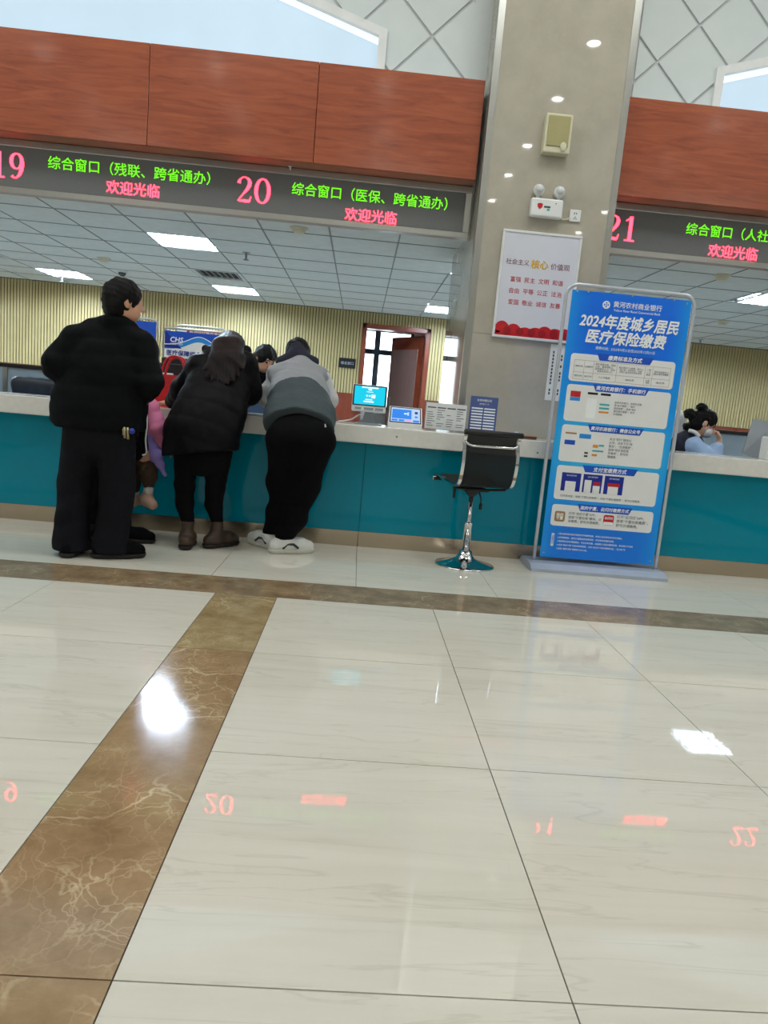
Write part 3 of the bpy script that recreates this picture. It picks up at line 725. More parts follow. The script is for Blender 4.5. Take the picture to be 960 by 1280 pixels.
# room beyond with its window
YW = 13.2
rm = thing('wall_room_beyond', 'pale walls of the room behind the open door', 'wall', (0.5, YW, 0), kind='structure')
wx0, wx1, wz0, wz1 = -0.32, 0.88, 0.95, 2.40
part(rm, 'wall_window_side', MB().box(-2, wx0, YW, YW + 0.2, 0, 2.6).box(wx1, 3, YW, YW + 0.2, 0, 2.6).box(wx0, wx1, YW, YW + 0.2, 0, wz0).box(wx0, wx1, YW, YW + 0.2, wz1, 2.6), 'white_paint')
part(rm, 'wall_side', MB().box(-2.1, -2, BW + 0.2, YW, 0, 2.6).box(3, 3.1, BW + 0.2, YW, 0, 2.6), 'white_paint')
part(rm, 'room_ceiling', MB().box(-2, 3, BW + 0.2, YW + 0.2, 2.5, 2.6), 'white_paint')
wn = thing('window_1', 'bright window with dark mullions seen through the open door', 'window', (0.28, YW, wz0), kind='structure')
mx_ = float(at(471, 440, YW)[0]); mz_ = float(at(471, 440, YW)[2])
fm = MB().box(wx0, wx1, YW - 0.02, YW + 0.06, wz1 - 0.05, wz1).box(wx0, wx1, YW - 0.02, YW + 0.06, wz0, wz0 + 0.05)
for xx, w in ((wx0 + 0.02, 0.03), (mx_, 0.05), (wx1 - 0.02, 0.03)): fm.box(xx - w, xx + w, YW - 0.02, YW + 0.06, wz0 + 0.05, wz1 - 0.05)
part(wn, 'window_frame', fm, 'window_frame')
part(wn, 'transom', MB().box(wx0, wx1, YW - 0.022, YW + 0.055, mz_ - 0.045, mz_ + 0.045), 'window_frame')
for a, c in ((wx0 + 0.05, mx_ - 0.05), (mx_ + 0.05, wx1 - 0.05)):
    for z0, z1 in ((wz0 + 0.05, mz_ - 0.045), (mz_ + 0.045, wz1 - 0.05)):
        part(wn, 'pane', MB().box(a, c, YW + 0.015, YW + 0.021, z0, z1), 'clear_glass')
# plaque beside the door
pq = thing('door_plaque', 'small dark sign plate on the ribbed wall left of the door', 'sign', (-0.26, BW - 0.02, 1.56))
part(pq, 'plate', MB().bbox(-0.395, -0.125, BW - 0.025, BW - 0.002, 1.562, 1.716, 0.004, 1), 'black_plastic')
lettering(pq, '综合窗口', -0.26, BW - 0.027, 1.64, 'silver_plastic', width=0.2)

# ---- ceiling fittings in the office
def ceil_at(x, y): 
    d = CW * FPX + CR * (x - 480) + CU * (640 - y); t = (OFF_H - CAMH) / d[2]; return d * t + np.array([0, 0, CAMH])
for (px, py, lab) in ((130, 322, 'round beige smoke detector left of the dome camera'), (374, 284, 'round beige smoke detector hanging below the number 20 sign'), (904, 401, 'round beige smoke detector above the seated clerk'),
                      (903, 343, 'round beige smoke detector under the number 21 sign')):
    p = ceil_at(px, py); t = thing('smoke_detector', lab, 'smoke detector', (p[0], p[1], OFF_H))
    part(t, 'body', MB().lathe([(0.0001, -0.052), (0.04, -0.05), (0.055, -0.034), (0.058, -0.018), (0.075, -0.016), (0.08, -0.004)], n=20), 'cream_plastic', world=False)
for (px, py, lab) in ((308, 315, 'small sprinkler head right of the near ceiling light'), (78, 345, 'small sprinkler head left of the man in black'), (876, 424, 'small sprinkler head above the hair bun of the clerk')):
    p = ceil_at(px, py); t = thing('sprinkler', lab, 'sprinkler', (p[0], p[1], OFF_H))
    part(t, 'stem', MB().lathe([(0.0001, -0.075), (0.012, -0.075), (0.012, -0.004)], n=12), 'pipe_steel', world=False)
    part(t, 'deflector', MB().lathe([(0.0001, -0.082), (0.03, -0.082), (0.03, -0.076), (0.0001, -0.076)], n=16), 'pipe_steel', world=False)
    part(t, 'escutcheon', MB().lathe([(0.0001, -0.012), (0.04, -0.01), (0.045, -0.004)], n=16), 'pipe_steel', world=False)
p = ceil_at(153, 338); t = thing('dome_camera', 'small black and white dome camera above the head of the man in black', 'camera', (p[0], p[1], OFF_H))
part(t, 'housing', MB().lathe([(0.0001, -0.03), (0.06, -0.03), (0.065, -0.004)], n=20), 'white_plastic', world=False)
part(t, 'dome', MB().ball((0, 0, -0.03), (0.05, 0.05, 0.048)), 'dark_glass', world=False)

# ---- the long service counter
co_ = thing('service_counter', 'long counter front of teal glass panels over a steel kick plate', 'counter', (0, 5.1, 0))
part(co_, 'carcass', MB().box(-6, 7, CF + 0.012, 5.40, 0.0, 0.74), 'black_plastic')
xs = [0.063 + 1.62 * k for k in range(-4, 5)]
for a, c in zip(xs[:-1], xs[1:]):
    part(co_, 'glass_panel', MB().bbox(a + 0.0015, c - 0.0015, CF, CF + 0.011, 0.112, 0.742, 0.001, 1), 'teal_glass')
for a, c in zip(xs[:-1], xs[1:]):
    part(co_, 'kick_plate', MB().bbox(a + 0.0008, c - 0.0008, CF + 0.004, CF + 0.0125, 0.0, 0.111, 0.001, 1), 'kick_steel')
wt = thing('worktop', 'long pale stone worktop running along the counter in front of the pillar', 'worktop', (0, 5.15, 0.742))
part(wt, 'slab', MB().bbox(-6, 7, WF, WB, 0.743, WZ, 0.006, 2), 'worktop')
for (px, py) in ((496, 546), (672, 566)):
    p = at(px, py, WF); part(wt, 'cable_hole', MB().add([(p[0] + 0.006 * math.cos(a), WF - 0.0012, p[2] + 0.006 * math.sin(a)) for a in np.linspace(0, 6.283, 13)[:-1]], [tuple(range(12))]), 'print_dark')
for nm, x0, x1, lb in (('staff_desk', -6, 0.74, 'lower staff desk hidden behind the long counter left of the pillar'), ('staff_desk', 1.80, 7, 'lower staff desk behind the counter right of the pillar')):
    d = thing(nm, lb, 'desk', ((x0 + x1) / 2, 5.8, 0))
    dd = 6.05 if x0 < 0 else 5.84; part(d, 'desktop', MB().bbox(x0, x1, 5.455, dd, 0.70, 0.735, 0.004, 1), 'grey_plastic')
    for xx in (x0 + 0.05, (x0 + x1) / 2, x1 - 0.1): part(d, 'leg', MB().box(xx, xx + 0.05, 5.5, dd - 0.04, 0, 0.70), 'grey_plastic')

# ---- LED boards
ZS0, ZS1 = 2.398, 2.690
def led_board(label, x0, x1, right_end=True, left_end=True):
    t = thing('led_display', label, 'LED sign', ((x0 + x1) / 2, 5.75, 2.352))
    part(t, 'screen', MB().box(x0 + 0.02, x1 - 0.02, 5.722, 5.775, ZS0 - 0.01, ZS1 + 0.01), 'led_matrix')
    part(t, 'bezel', MB().bbox(x0, x1, 5.712, 5.78, ZS1, 2.741, 0.003, 1), 'steel')
    part(t, 'bezel', MB().bbox(x0, x1, 5.712, 5.78, 2.354, ZS0, 0.003, 1), 'steel')
    if right_end: part(t, 'bezel', MB().bbox(x1 - 0.05, x1, 5.712, 5.78, ZS0, ZS1, 0.003, 1), 'steel')
    if left_end: part(t, 'bezel', MB().bbox(x0, x0 + 0.05, 5.712, 5.78, ZS0, ZS1, 0.003, 1), 'steel')
    return t
DIG = {}
def digit(mb, d, x, z, w, h, y):
    """serif numerals drawn with thick and thin strokes, centred at x,z"""
    def P(u, v): return (x + (u - 0.5) * w, z + (v - 0.5) * h)
    T, t_ = 0.21 * w, 0.07 * w
    if d == '0':
        n = 28; a = [2 * math.pi * i / n for i in range(n + 1)]
        ribbon(mb, [P(0.5 + 0.36 * math.cos(q), 0.5 + 0.46 * math.sin(q)) for q in a], [t_ + (T - t_) * abs(math.cos(q)) ** 1.3 for q in a], y)
    elif d == '1':
        ribbon(mb, [P(0.52, 0.04), P(0.52, 0.98)], T, y); ribbon(mb, [P(0.22, 0.035), P(0.82, 0.035)], t_ * 1.2, y); ribbon(mb, [P(0.22, 0.80), P(0.40, 0.88), P(0.56, 0.98)], [t_, t_ * 1.3, t_], y)
    elif d == '2':
        p = [(0.16, 0.72), (0.17, 0.80), (0.25, 0.90), (0.38, 0.96), (0.54, 0.96), (0.70, 0.89), (0.77, 0.77), (0.73, 0.64), (0.60, 0.48), (0.40, 0.30), (0.22, 0.13), (0.15, 0.055)]
        wd = [T * 0.9, T * 0.8, t_ * 1.1, t_, t_, T * 0.7, T, T, T * 0.75, t_ * 1.2, t_, t_]
        ribbon(mb, [P(*q) for q in p], wd, y); ribbon(mb, [P(0.14, 0.055), P(0.5, 0.06), P(0.78, 0.055)], [t_, T * 0.75, T * 0.75], y); ribbon(mb, [P(0.78, 0.03), P(0.86, 0.25)], [t_ * 1.4, t_ * 0.7], y)
    elif d == '9':
        n = 24; a = [2 * math.pi * i / n for i in range(n + 1)]
        ribbon(mb, [P(0.47 + 0.29 * math.cos(q), 0.68 + 0.28 * math.sin(q)) for q in a], [t_ + (T - t_) * abs(math.cos(q)) ** 1.3 for q in a], y)
        p = [(0.77, 0.70), (0.78, 0.55), (0.74, 0.36), (0.64, 0.18), (0.48, 0.06), (0.32, 0.05), (0.22, 0.12)]
        ribbon(mb, [P(*q) for q in p], [T, T, T, T * 0.8, t_ * 1.2, t_, T * 0.8], y)
def number(t, s, x, z=2.553):
    m = MB()
    for k, c in enumerate(s): digit(m, c, x + (k - (len(s) - 1) / 2) * 0.135, z, 0.135, 0.19, 5.7205)
    part(t, 'number', m, 'led_red')
led1 = led_board('long LED board left of the pillar reading 19 and 20 in red', -6.0, 0.735, True, False)
led2 = led_board('LED board right of the pillar reading 21 in red', 1.79, 8.0, False, True)
GREEN1, GREEN2, GREEN3 = '综合窗口（残联、跨省通办）', '综合窗口（医保、跨省通办）', '综合窗口（人社）'
def led_text(t, body, x, z, m, w, bold):
    o = lettering(t, body, x, 5.7205, z, m, width=w, bold=bold, name='led_text'); return o
number(led1, '19', -2.795); number(led1, '20', -0.947); number(led2, '21', 1.935); number(led2, '22', 3.785)
led_text(led1, GREEN1, -1.89, 2.604, 'led_green', 1.217, 0.006); led_text(led1, GREEN2, -0.054, 2.596, 'led_green', 1.205, 0.006)
led_text(led2, GREEN3, 2.80, 2.600, 'led_green', 0.70, 0.006)
for t, x, z in ((led1, -1.86, 2.473), (led1, -0.036, 2.452), (led2, 2.852, 2.456)): led_text(t, '欢迎光临', x, z, 'led_red', 0.40, 0.012)
p = at(363, 206, 5.70); t = thing('bullet_camera', 'tiny white camera knob fixed on the LED board above the number 20', 'camera', (p[0], 5.70, p[2] - 0.02))
part(t, 'head', MB().ball((p[0], 5.69, p[2]), 0.022), 'white_plastic'); part(t, 'stem', MB().tube([(p[0], 5.69, p[2]), (p[0], 5.715, p[2] - 0.03)], 0.008), 'white_plastic')

# ---- things fixed to the pillar
t = thing('wall_speaker', 'cream rectangular wall speaker high on the marble pillar', 'speaker', (1.266, PF, 2.928))
part(t, 'case', MB().bbox(1.168, 1.364, PF - 0.075, PF, 2.928, 3.196, 0.008), 'cream_plastic')
part(t, 'grille', MB().bbox(1.186, 1.346, PF - 0.082, PF - 0.07, 2.972, 3.178, 0.004), 'speaker_cloth')
part(t, 'badge', MB().ball((1.312, PF - 0.082, 2.972), (0.024, 0.006, 0.032)), 'cream_plastic')
t = thing('emergency_light', 'white twin lamp emergency light box on the pillar above the poster', 'emergency light', (1.252, PF, 2.486))
bx_ = part(t, 'case', MB().bbox(1.132, 1.371, PF - 0.06, PF, 2.486, 2.617, 0.012), 'white_plastic')
for xx in (1.18, 1.335):
    part(t, 'lamp_neck', MB().tube([(xx, PF - 0.03, 2.61), (xx, PF - 0.03, 2.64)], 0.014), 'white_plastic')
    h_ = part(t, 'lamp_head', MB().ball((xx, PF - 0.04, 2.672), (0.042, 0.04, 0.042)), 'white_plastic')
    sub(h_, 'lamp_lens', MB().ball((xx, PF - 0.058, 2.676), (0.034, 0.026, 0.034)), 'lens_glass')
part(t, 'shield_mark', MB().poly_xz([(1.178, 2.575), (1.198, 2.58), (1.218, 2.575), (1.216, 2.552), (1.198, 2.536), (1.18, 2.552)][::-1], PF - 0.0615, PF - 0.059), 'print_red')
part(t, 'mark', MB().box(1.228, 1.275, PF - 0.0615, PF - 0.059, 2.55, 2.562), 'print_dark')
part(t, 'mark', MB().box(1.252, 1.272, PF - 0.0615, PF - 0.059, 2.53, 2.545), 'print_teal')
part(t, 'indicator', MB().ball((1.315, PF - 0.06, 2.585), 0.004), 'print_dark')
part(t, 'cable', MB().tube([(1.368, PF - 0.012, 2.502), (1.395, PF - 0.012, 2.492), (1.42, PF - 0.012, 2.498), (1.445, PF - 0.012, 2.51)], 0.006), 'cream_plastic')
t = thing('wall_socket', 'white square power socket beside the emergency light', 'socket', (1.48, PF, 2.486))
part(t, 'plate', MB().bbox(1.438, 1.522, PF - 0.012, PF, 2.487, 2.572, 0.004), 'white_plastic')
for xx, zz in ((1.472, 2.545), (1.488, 2.545)): part(t, 'slot', MB().box(xx - 0.003, xx + 0.003, PF - 0.0128, PF - 0.011, zz - 0.006, zz + 0.006), 'print_dark')
for k, (xx, zz) in enumerate(((1.472, 2.507), (1.488, 2.507), (1.48, 2.518))): part(t, 'slot', MB().box(xx - 0.003, xx + 0.003, PF - 0.0128, PF - 0.011, zz - 0.005, zz + 0.005), 'print_dark')
# poster
t = thing('poster', 'framed pale poster with red lettering and red flower border on the pillar', 'poster', (1.257, PF, 1.605))
x0, x1, z0, z1 = 0.958, 1.55, 1.606, 2.382
part(t, 'board', MB().box(x0, x1, PF - 0.018, PF, z0, z1), 'poster_white')
part(t, 'frame', MB().bbox(x0 - 0.004, x1 + 0.004, PF - 0.024, PF, z1 - 0.014, z1 + 0.004, 0.003, 1).bbox(x0 - 0.004, x1 + 0.004, PF - 0.024, PF, z0 - 0.004, z0 + 0.014, 0.003, 1).bbox(x0 - 0.004, x0 + 0.014, PF - 0.024, PF, z0 + 0.014, z1 - 0.014, 0.003, 1).bbox(x1 - 0.014, x1 + 0.004, PF - 0.024, PF, z0 + 0.014, z1 - 0.014, 0.003, 1), 'poster_frame')
yp = PF - 0.0186
cl = MB()
for k, (cx, rz) in enumerate(((0.05, 0.09), (0.14, 0.075), (0.23, 0.055), (0.31, 0.06), (0.38, 0.075), (0.46, 0.065), (0.53, 0.07), (0.10, 0.05), (0.27, 0.04), (0.42, 0.05))):
    a = np.linspace(0, math.pi, 15); rx = 0.066
    cl.add([(min(max(x0 + 0.014 + cx + rx * math.cos(q), x0 + 0.014), x1 - 0.014), yp - 0.0002 * k, z0 + 0.03 + rz * math.sin(q)) for q in a][::-1], [tuple(range(15))])
cl.add([(x0 + 0.014, yp, z0 + 0.014), (x1 - 0.014, yp, z0 + 0.014), (x1 - 0.014, yp, z0 + 0.045), (x0 + 0.014, yp, z0 + 0.045)], [(0, 1, 2, 3)])
part(t, 'flower_border', cl, 'poster_red')
for k, (cx, rz) in enumerate(((0.09, 0.034), (0.19, 0.028), (0.28, 0.032), (0.36, 0.026), (0.45, 0.036), (0.52, 0.028))):
    a = np.linspace(0, 2 * math.pi, 17)[:-1]
    sc2 = MB().add([(x0 + 0.014 + cx + 0.03 * math.cos(q), yp - 0.003, z0 + 0.05 + rz * math.sin(q)) for q in a][::-1], [tuple(range(16))])
    part(t, 'flower', sc2, 'poster_darkred')
lettering(t, '社会主义', x0 + 0.13, yp, 2.16, 'poster_ink', width=0.175, bold=0.005)
lettering(t, '核心', x0 + 0.298, yp - 0.001, 2.155, 'gold_print', width=0.13, bold=0.03)
lettering(t, '价值观', x0 + 0.455, yp, 2.15, 'poster_ink', width=0.145, bold=0.005)
for k, ln_ in enumerate(('富强  民主  文明  和谐', '自由  平等  公正  法治', '爱国  敬业  诚信  友善')):
    lettering(t, ln_, x0 + 0.29, yp, 2.035 - 0.083 * k, 'print_red', width=0.40, bold=0.008)
# paper notice under the poster, partly behind the banner
t = thing('paper_notice', 'white paper notice of small print taped to the pillar beside the banner', 'notice', (1.55, PF, 1.165))
part(t, 'sheet', MB().box(1.418, 1.74, PF - 0.004, PF, 1.165, 1.588), 'paper')
random.seed(3)
for r_ in range(9):
    m = MB(); xx = 1.44 + r_ * 0.033
    for q in range(13):
        z_ = 1.54 - q * 0.026
        if random.random() < 0.85: m.box(xx, xx + 0.012, PF - 0.0046, PF - 0.004, z_ - 0.019, z_)
    part(t, 'print_column', m, 'ink')['kind'] = 'stuff'

# ================================================================ THINGS
# ---- banner stand
BX0, BX1, BZ0, BZ1, BY = 1.325, 2.128, 0.078, 1.870, 4.72
bn = thing('banner_stand', 'tall blue advertising banner in a tubular frame before the counter', 'banner', (1.72, 4.72, 0))
part(bn, 'base', MB().poly_yz([(4.56, 0.0), (4.90, 0.0), (4.90, 0.02), (4.84, 0.05), (4.62, 0.05), (4.56, 0.022)][::-1], 1.235, 2.175), 'banner_base')
fx0, fx1, fzt, rr = 1.288, 2.150, 1.905, 0.075
pth = [(fx0, BY, 0.03)] + [(fx0, BY, z) for z in np.linspace(0.3, fzt - rr, 6)]
pth += [(fx0 + rr - rr * math.cos(a), BY, fzt - rr + rr * math.sin(a)) for a in np.linspace(0.2, math.pi / 2, 6)]
pth += [(x, BY, fzt) for x in np.linspace(fx0 + rr + 0.1, fx1 - rr - 0.1, 4)]
pth += [(fx1 - rr + rr * math.sin(a), BY, fzt - rr + rr * math.cos(a)) for a in np.linspace(0, math.pi / 2 - 0.2, 6)]
pth += [(fx1, BY, z) for z in np.linspace(fzt - rr, 0.3, 6)] + [(fx1, BY, 0.03)]
part(bn, 'frame_tube', MB().tube(pth, 0.0125, 12), 'banner_tube')
def banner_mat():
    m = bpy.data.materials.new('banner_print'); m.use_nodes = True
    nt = m.node_tree; n = nt.nodes; L = nt.links; b = n['Principled BSDF']
    g = n.new('ShaderNodeNewGeometry'); sp = n.new('ShaderNodeSeparateXYZ'); L.new(g.outputs['Position'], sp.inputs[0])
    mr = n.new('ShaderNodeMapRange'); mr.inputs['From Min'].default_value = BZ0; mr.inputs['From Max'].default_value = BZ1; L.new(sp.outputs[2], mr.inputs['Value'])
    nz = n.new('ShaderNodeTexNoise'); nz.inputs['Scale'].default_value = 2.5; L.new(g.outputs['Position'], nz.inputs['Vector'])
    ma = n.new('ShaderNodeMath'); ma.operation = 'MULTIPLY_ADD'; ma.inputs[1].default_value = 0.06; L.new(nz.outputs['Fac'], ma.inputs[0]); L.new(mr.outputs[0], ma.inputs[2])
    r = n.new('ShaderNodeValToRGB'); e = r.color_ramp.elements
    e[0].position = 0.0; e[0].color = lin((4, 128, 238)) + (1,); e[1].position = 1.0; e[1].color = lin((2, 112, 238)) + (1,)
    for p_, c_ in ((0.16, (8, 122, 232)), (0.30, (26, 164, 244)), (0.46, (60, 200, 244)), (0.60, (18, 158, 246)), (0.76, (2, 116, 242)), (0.9, (0, 108, 238))):
        k = e.new(p_); k.color = lin(c_) + (1,)
    L.new(ma.outputs[0], r.inputs['Fac'])
    mu = n.new('ShaderNodeMapRange'); mu.inputs['From Min'].default_value = BX0; mu.inputs['From Max'].default_value = BX1; L.new(sp.outputs[0], mu.inputs['Value'])
    ru = n.new('ShaderNodeValToRGB'); e = ru.color_ramp.elements
    e[0].position = 0.0; e[0].color = (0.8, 0.8, 0.8, 1); e[1].position = 1.0; e[1].color = (0.8, 0.8, 0.8, 1)
    for p_, c_ in ((0.09, 0.25), (0.18, 0.0), (0.84, 0.0), (0.92, 0.3)): k = e.new(p_); k.color = (c_, c_, c_, 1)
    L.new(mu.outputs[0], ru.inputs['Fac'])
    mxe = n.new('ShaderNodeMix'); mxe.data_type = 'RGBA'; L.new(ru.outputs[0], mxe.inputs[0]); L.new(r.outputs[0], mxe.inputs[6]); mxe.inputs[7].default_value = lin((10, 158, 246)) + (1,)
    L.new(mxe.outputs[2], b.inputs['Base Color'])
    b.inputs['Roughness'].default_value = 0.28
    MATS['banner_print'] = m
banner_mat()
NU, NV = 14, 28
cv = []; cf = []
for side in (0, 1):
    for j in range(NV + 1):
        for i in range(NU + 1):
            u, v = i / NU, j / NV
            w_ = 0.004 * math.sin(v * 9 + u * 3) * 0 + 0.0
            cv.append((BX0 + (BX1 - BX0) * u, BY - 0.006 + w_ + side * 0.002, BZ1 - (BZ1 - BZ0) * v))
for side in (0, 1):
    o_ = side * (NU + 1) * (NV + 1)
    for j in range(NV):
        for i in range(NU):
            q = (o_ + j * (NU + 1) + i, o_ + (j + 1) * (NU + 1) + i, o_ + (j + 1) * (NU + 1) + i + 1, o_ + j * (NU + 1) + i + 1)
            cf.append(q if side == 0 else q[::-1])
part(bn, 'banner_sheet', MB().add(cv, cf), 'banner_print')
for (u, v) in ((0.04, 0.006), (0.13, 0.004), (0.5, 0.003), (0.85, 0.004), (0.96, 0.012), (0.03, 0.985), (0.97, 0.985)):
    part(bn, 'eyelet', MB().ball((BX0 + (BX1 - BX0) * u, BY - 0.008, BZ1 - (BZ1 - BZ0) * v), (0.006, 0.003, 0.006), 10, 6), 'steel')
def bu(u): return BX0 + (BX1 - BX0) * u
def bv(v): return BZ1 - (BZ1 - BZ0) * v
Y1, Y2, Y3, Y4 = BY - 0.0066, BY - 0.0072, BY - 0.0078, BY - 0.0084
def rrect(u0, u1, v0, v1, r, y, tab=None):
    x0, x1, z1, z0 = bu(u0), bu(u1), bv(v0), bv(v1); p = []
    for cx, cz, a0 in ((x1 - r, z1 - r, 0), (x0 + r, z1 - r, 90), (x0 + r, z0 + r, 180), (x1 - r, z0 + r, 270)):
        for k in range(6): a = math.radians(a0 + 18 * k); p.append((cx + r * math.cos(a), y, cz + r * math.sin(a)))
    return MB().add(p[::-1], [tuple(range(len(p)))])
def rect(u0, u1, v0, v1, y):
    x0, x1, z1, z0 = bu(u0), bu(u1), bv(v0), bv(v1)
    return MB().add([(x0, y, z0), (x1, y, z0), (x1, y, z1), (x0, y, z1)], [(0, 1, 2, 3)])
def tabshape(u0, u1, v0, v1, y):
    x0, x1, z1, z0 = bu(u0), bu(u1), bv(v0), bv(v1); d = 0.022
    return MB().add([(x0 + d, y, z0), (x1 - d, y, z0), (x1, y, z1), (x0, y, z1)], [(0, 1, 2, 3)])
def bt(s, u, v, m, width=None, height=None, y=Y3, **k): return lettering(bn, s, bu(u), y, bv(v), m, width=width, height=height, **k)
# heading
lg = MB(); a = np.linspace(0, 2 * math.pi, 25)
ribbon(lg, [(bu(0.293) + 0.021 * math.cos(q), bv(0.043) + 0.021 * math.sin(q)) for q in a], 0.009, Y3)
for k in range(4):
    q = math.radians(45 + 90 * k); ribbon(lg, [(bu(0.293) + 0.004 * math.cos(q), bv(0.043) + 0.004 * math.sin(q)), (bu(0.293) + 0.018 * math.cos(q), bv(0.043) + 0.018 * math.sin(q))], 0.008, Y3)
part(bn, 'logo', lg, 'print_white')
bt('黄河农村商业银行', 0.555, 0.038, 'print_white', width=0.325, bold=0.015)
bt('Yellow River Rural Commercial Bank', 0.555, 0.059, 'print_white', width=0.315, bold=0.01)
bt('2024年度城乡居民', 0.505, 0.102, 'print_white', width=0.665, height=0.088, bold=0.034, shear=0.18)
bt('医疗保险缴费', 0.495, 0.158, 'print_white', width=0.54, height=0.088, bold=0.034, shear=0.18)
pill = MB(); 
x0, x1, zc, r_ = bu(0.235), bu(0.765), bv(0.199), 0.0125
pp = [(x1 + r_ * math.cos(q), zc + r_ * math.sin(q)) for q in np.linspace(-math.pi / 2, math.pi / 2, 8)] + [(x0 - r_ * math.cos(q), zc + r_ * math.sin(q)) for q in np.linspace(math.pi / 2, -math.pi / 2, 8)]
ribbon(pill, pp + [pp[0]], 0.0025, Y3); part(bn, 'date_pill', pill, 'blue_sky')
bt('缴费时间：2023年9月21日至2023年12月31日', 0.5, 0.199, 'print_white', width=0.40, bold=0.005)
# white panels
PAN = [(0.225, 0.326), (0.338, 0.474), (0.488, 0.626), (0.642, 0.772), (0.792, 0.875)]
HEAD = ['缴费标准及方式', '黄河农商银行：手机银行', '黄河农商银行：微信公众号', '支付宝缴费方式', '我的宁夏、云闪付缴费方式']
for k, ((v0, v1), hd) in enumerate(zip(PAN, HEAD)):
    part(bn, 'text_panel', rrect(0.055, 0.94, v0, v1, 0.022, Y1), 'panel_white')
    part(bn, 'heading_tab', tabshape(0.27, 0.75, v0 - 0.007, v0 + 0.019, Y2), 'blue_print')
    bt(hd, 0.51, v0 + 0.006, 'print_white', width=min(0.34, 0.033 * len(hd)), bold=0.03, shear=0.15)
# table of panel one
tb = MB()
def ln_(a, c, w=0.0016): ribbon(tb, [a, c], w, Y2)
tu = [0.09, 0.175, 0.255, 0.45, 0.69, 0.755, 0.905]; tv = [0.248, 0.292, 0.318]
for v in tv: ln_((bu(tu[0]), bv(v)), (bu(tu[-1]), bv(v)))
for u in tu: ln_((bu(u), bv(tv[0])), (bu(u), bv(tv[-1])))
part(bn, 'table_lines', tb, 'print_tan')
for (u, v, s, w) in ((0.132, 0.27, '缴费对象', 0.052), (0.215, 0.27, '普通居民', 0.052), (0.352, 0.27, '城乡低保对象、特困\n人员、重度残疾人、\n返贫致贫人口、农村\n易返贫致贫人口', 0.135),
                     (0.57, 0.27, '城乡居民个人缴费，新生儿\n随父母、在校学生、托幼\n机构儿童及其他城乡居民', 0.165), (0.722, 0.27, '一老\n一小\n居民', 0.03), (0.83, 0.27, '当年出生新生儿\n随父母参保缴费', 0.10),
                     (0.132, 0.305, '缴费标准', 0.052), (0.215, 0.305, '380元/年', 0.052), (0.352, 0.305, '个人不缴费', 0.08), (0.57, 0.305, '380元/年', 0.06), (0.722, 0.305, '全额\n资助', 0.026), (0.83, 0.305, '380元/年', 0.06)):
    bt(s, u, v, 'print_dark', width=w)
bt('登录手机银行，选择生活缴\n费“医疗缴费”、“城乡\n居民缴费”，选择“城乡\n居民医疗缴费”，即可\n办理缴费。', 0.47, 0.413, 'print_dark', width=0.185, align='LEFT', line=1.25)
bt('关注“银行”微信公\n众号，点击下方“微\n服务”、“社保缴费”，\n选择“城乡居民医\n疗缴费”，即可办\n理缴费。', 0.47, 0.562, 'print_dark', width=0.165, align='LEFT', line=1.25)
bt('打开支付宝，搜索“宁夏社保缴费”，点击“宁夏社保缴费”，即可办理缴费。', 0.46, 0.757, 'print_dark', width=0.56)
bt('打开“我的宁夏”APP，\n搜索“宁夏社保”模块，点\n击缴费，即可办理缴费。', 0.205, 0.838, 'print_dark', width=0.23, align='LEFT', line=1.25)
bt('打开“云闪付”APP，\n搜索“宁夏社保缴费”，\n即可办理缴费。', 0.625, 0.838, 'print_dark', width=0.22, align='LEFT', line=1.25)
for k, s in enumerate(('1.城乡居民基本医疗保险实行年缴费制度，参保人应在规定的时间内缴纳。', '2.参保缴费后，因死亡或重复参保等原因，可在享受待遇前退费。', '3.缴费期内未参保缴费的，可在次年补缴，自缴费之日起设置等待期，等待期内不享受', '4.点击“我的宁夏”可查询参保信息，点击“云闪付”可查询缴费记录，“支付宝”可', '5.如有“缴费问题”请联系工作人员。')):
    bt(s, 0.135, 0.905 + 0.0145 * k, 'print_white', height=0.0135, align='LEFT', bold=0.012)
part(bn, 'note_tag', rrect(0.08, 0.105, 0.905, 0.955, 0.006, Y2), 'print_white')
bt('温\n馨\n提\n示', 0.0925, 0.93, 'blue_print', height=0.07, line=0.9)
# printed phone pictures
for (u, v0, m_) in ((0.09, 0.362, 'print_red'), (0.235, 0.362, 'print_black'), (0.345, 0.362, 'print_black')): part(bn, 'phone_picture', rect(u, u + 0.085, v0, v0 + (0.022 if m_ == 'print_red' else 0.008), Y2), m_)
part(bn, 'phone_picture', rect(0.09, 0.175, 0.385, 0.398, Y2), 'blue_sky'); part(bn, 'phone_picture', rect(0.235, 0.32, 0.385, 0.458, Y2), 'print_white')
for v0, m_ in ((0.40, 'print_teal'), (0.414, 'print_teal'), (0.428, 'print_orange')): part(bn, 'phone_picture', rect(0.345, 0.43, v0, v0 + 0.007, Y2), m_)
for (u0, u1, v0, v1, m_) in ((0.09, 0.185, 0.516, 0.522, 'print_tan'), (0.21, 0.31, 0.518, 0.535, 'blue_sky'), (0.09, 0.18, 0.545, 0.562, 'blue_print'), (0.335, 0.38, 0.555, 0.566, 'print_orange'), (0.385, 0.43, 0.553, 0.560, 'print_teal'), (0.335, 0.43, 0.575, 0.581, 'print_teal'), (0.335, 0.38, 0.590, 0.598, 'print_orange'), (0.27, 0.3, 0.585, 0.592, 'print_dark'), (0.27, 0.3, 0.597, 0.604, 'print_dark')):
    part(bn, 'phone_picture', rect(u0, u1, v0, v1, Y2), m_)
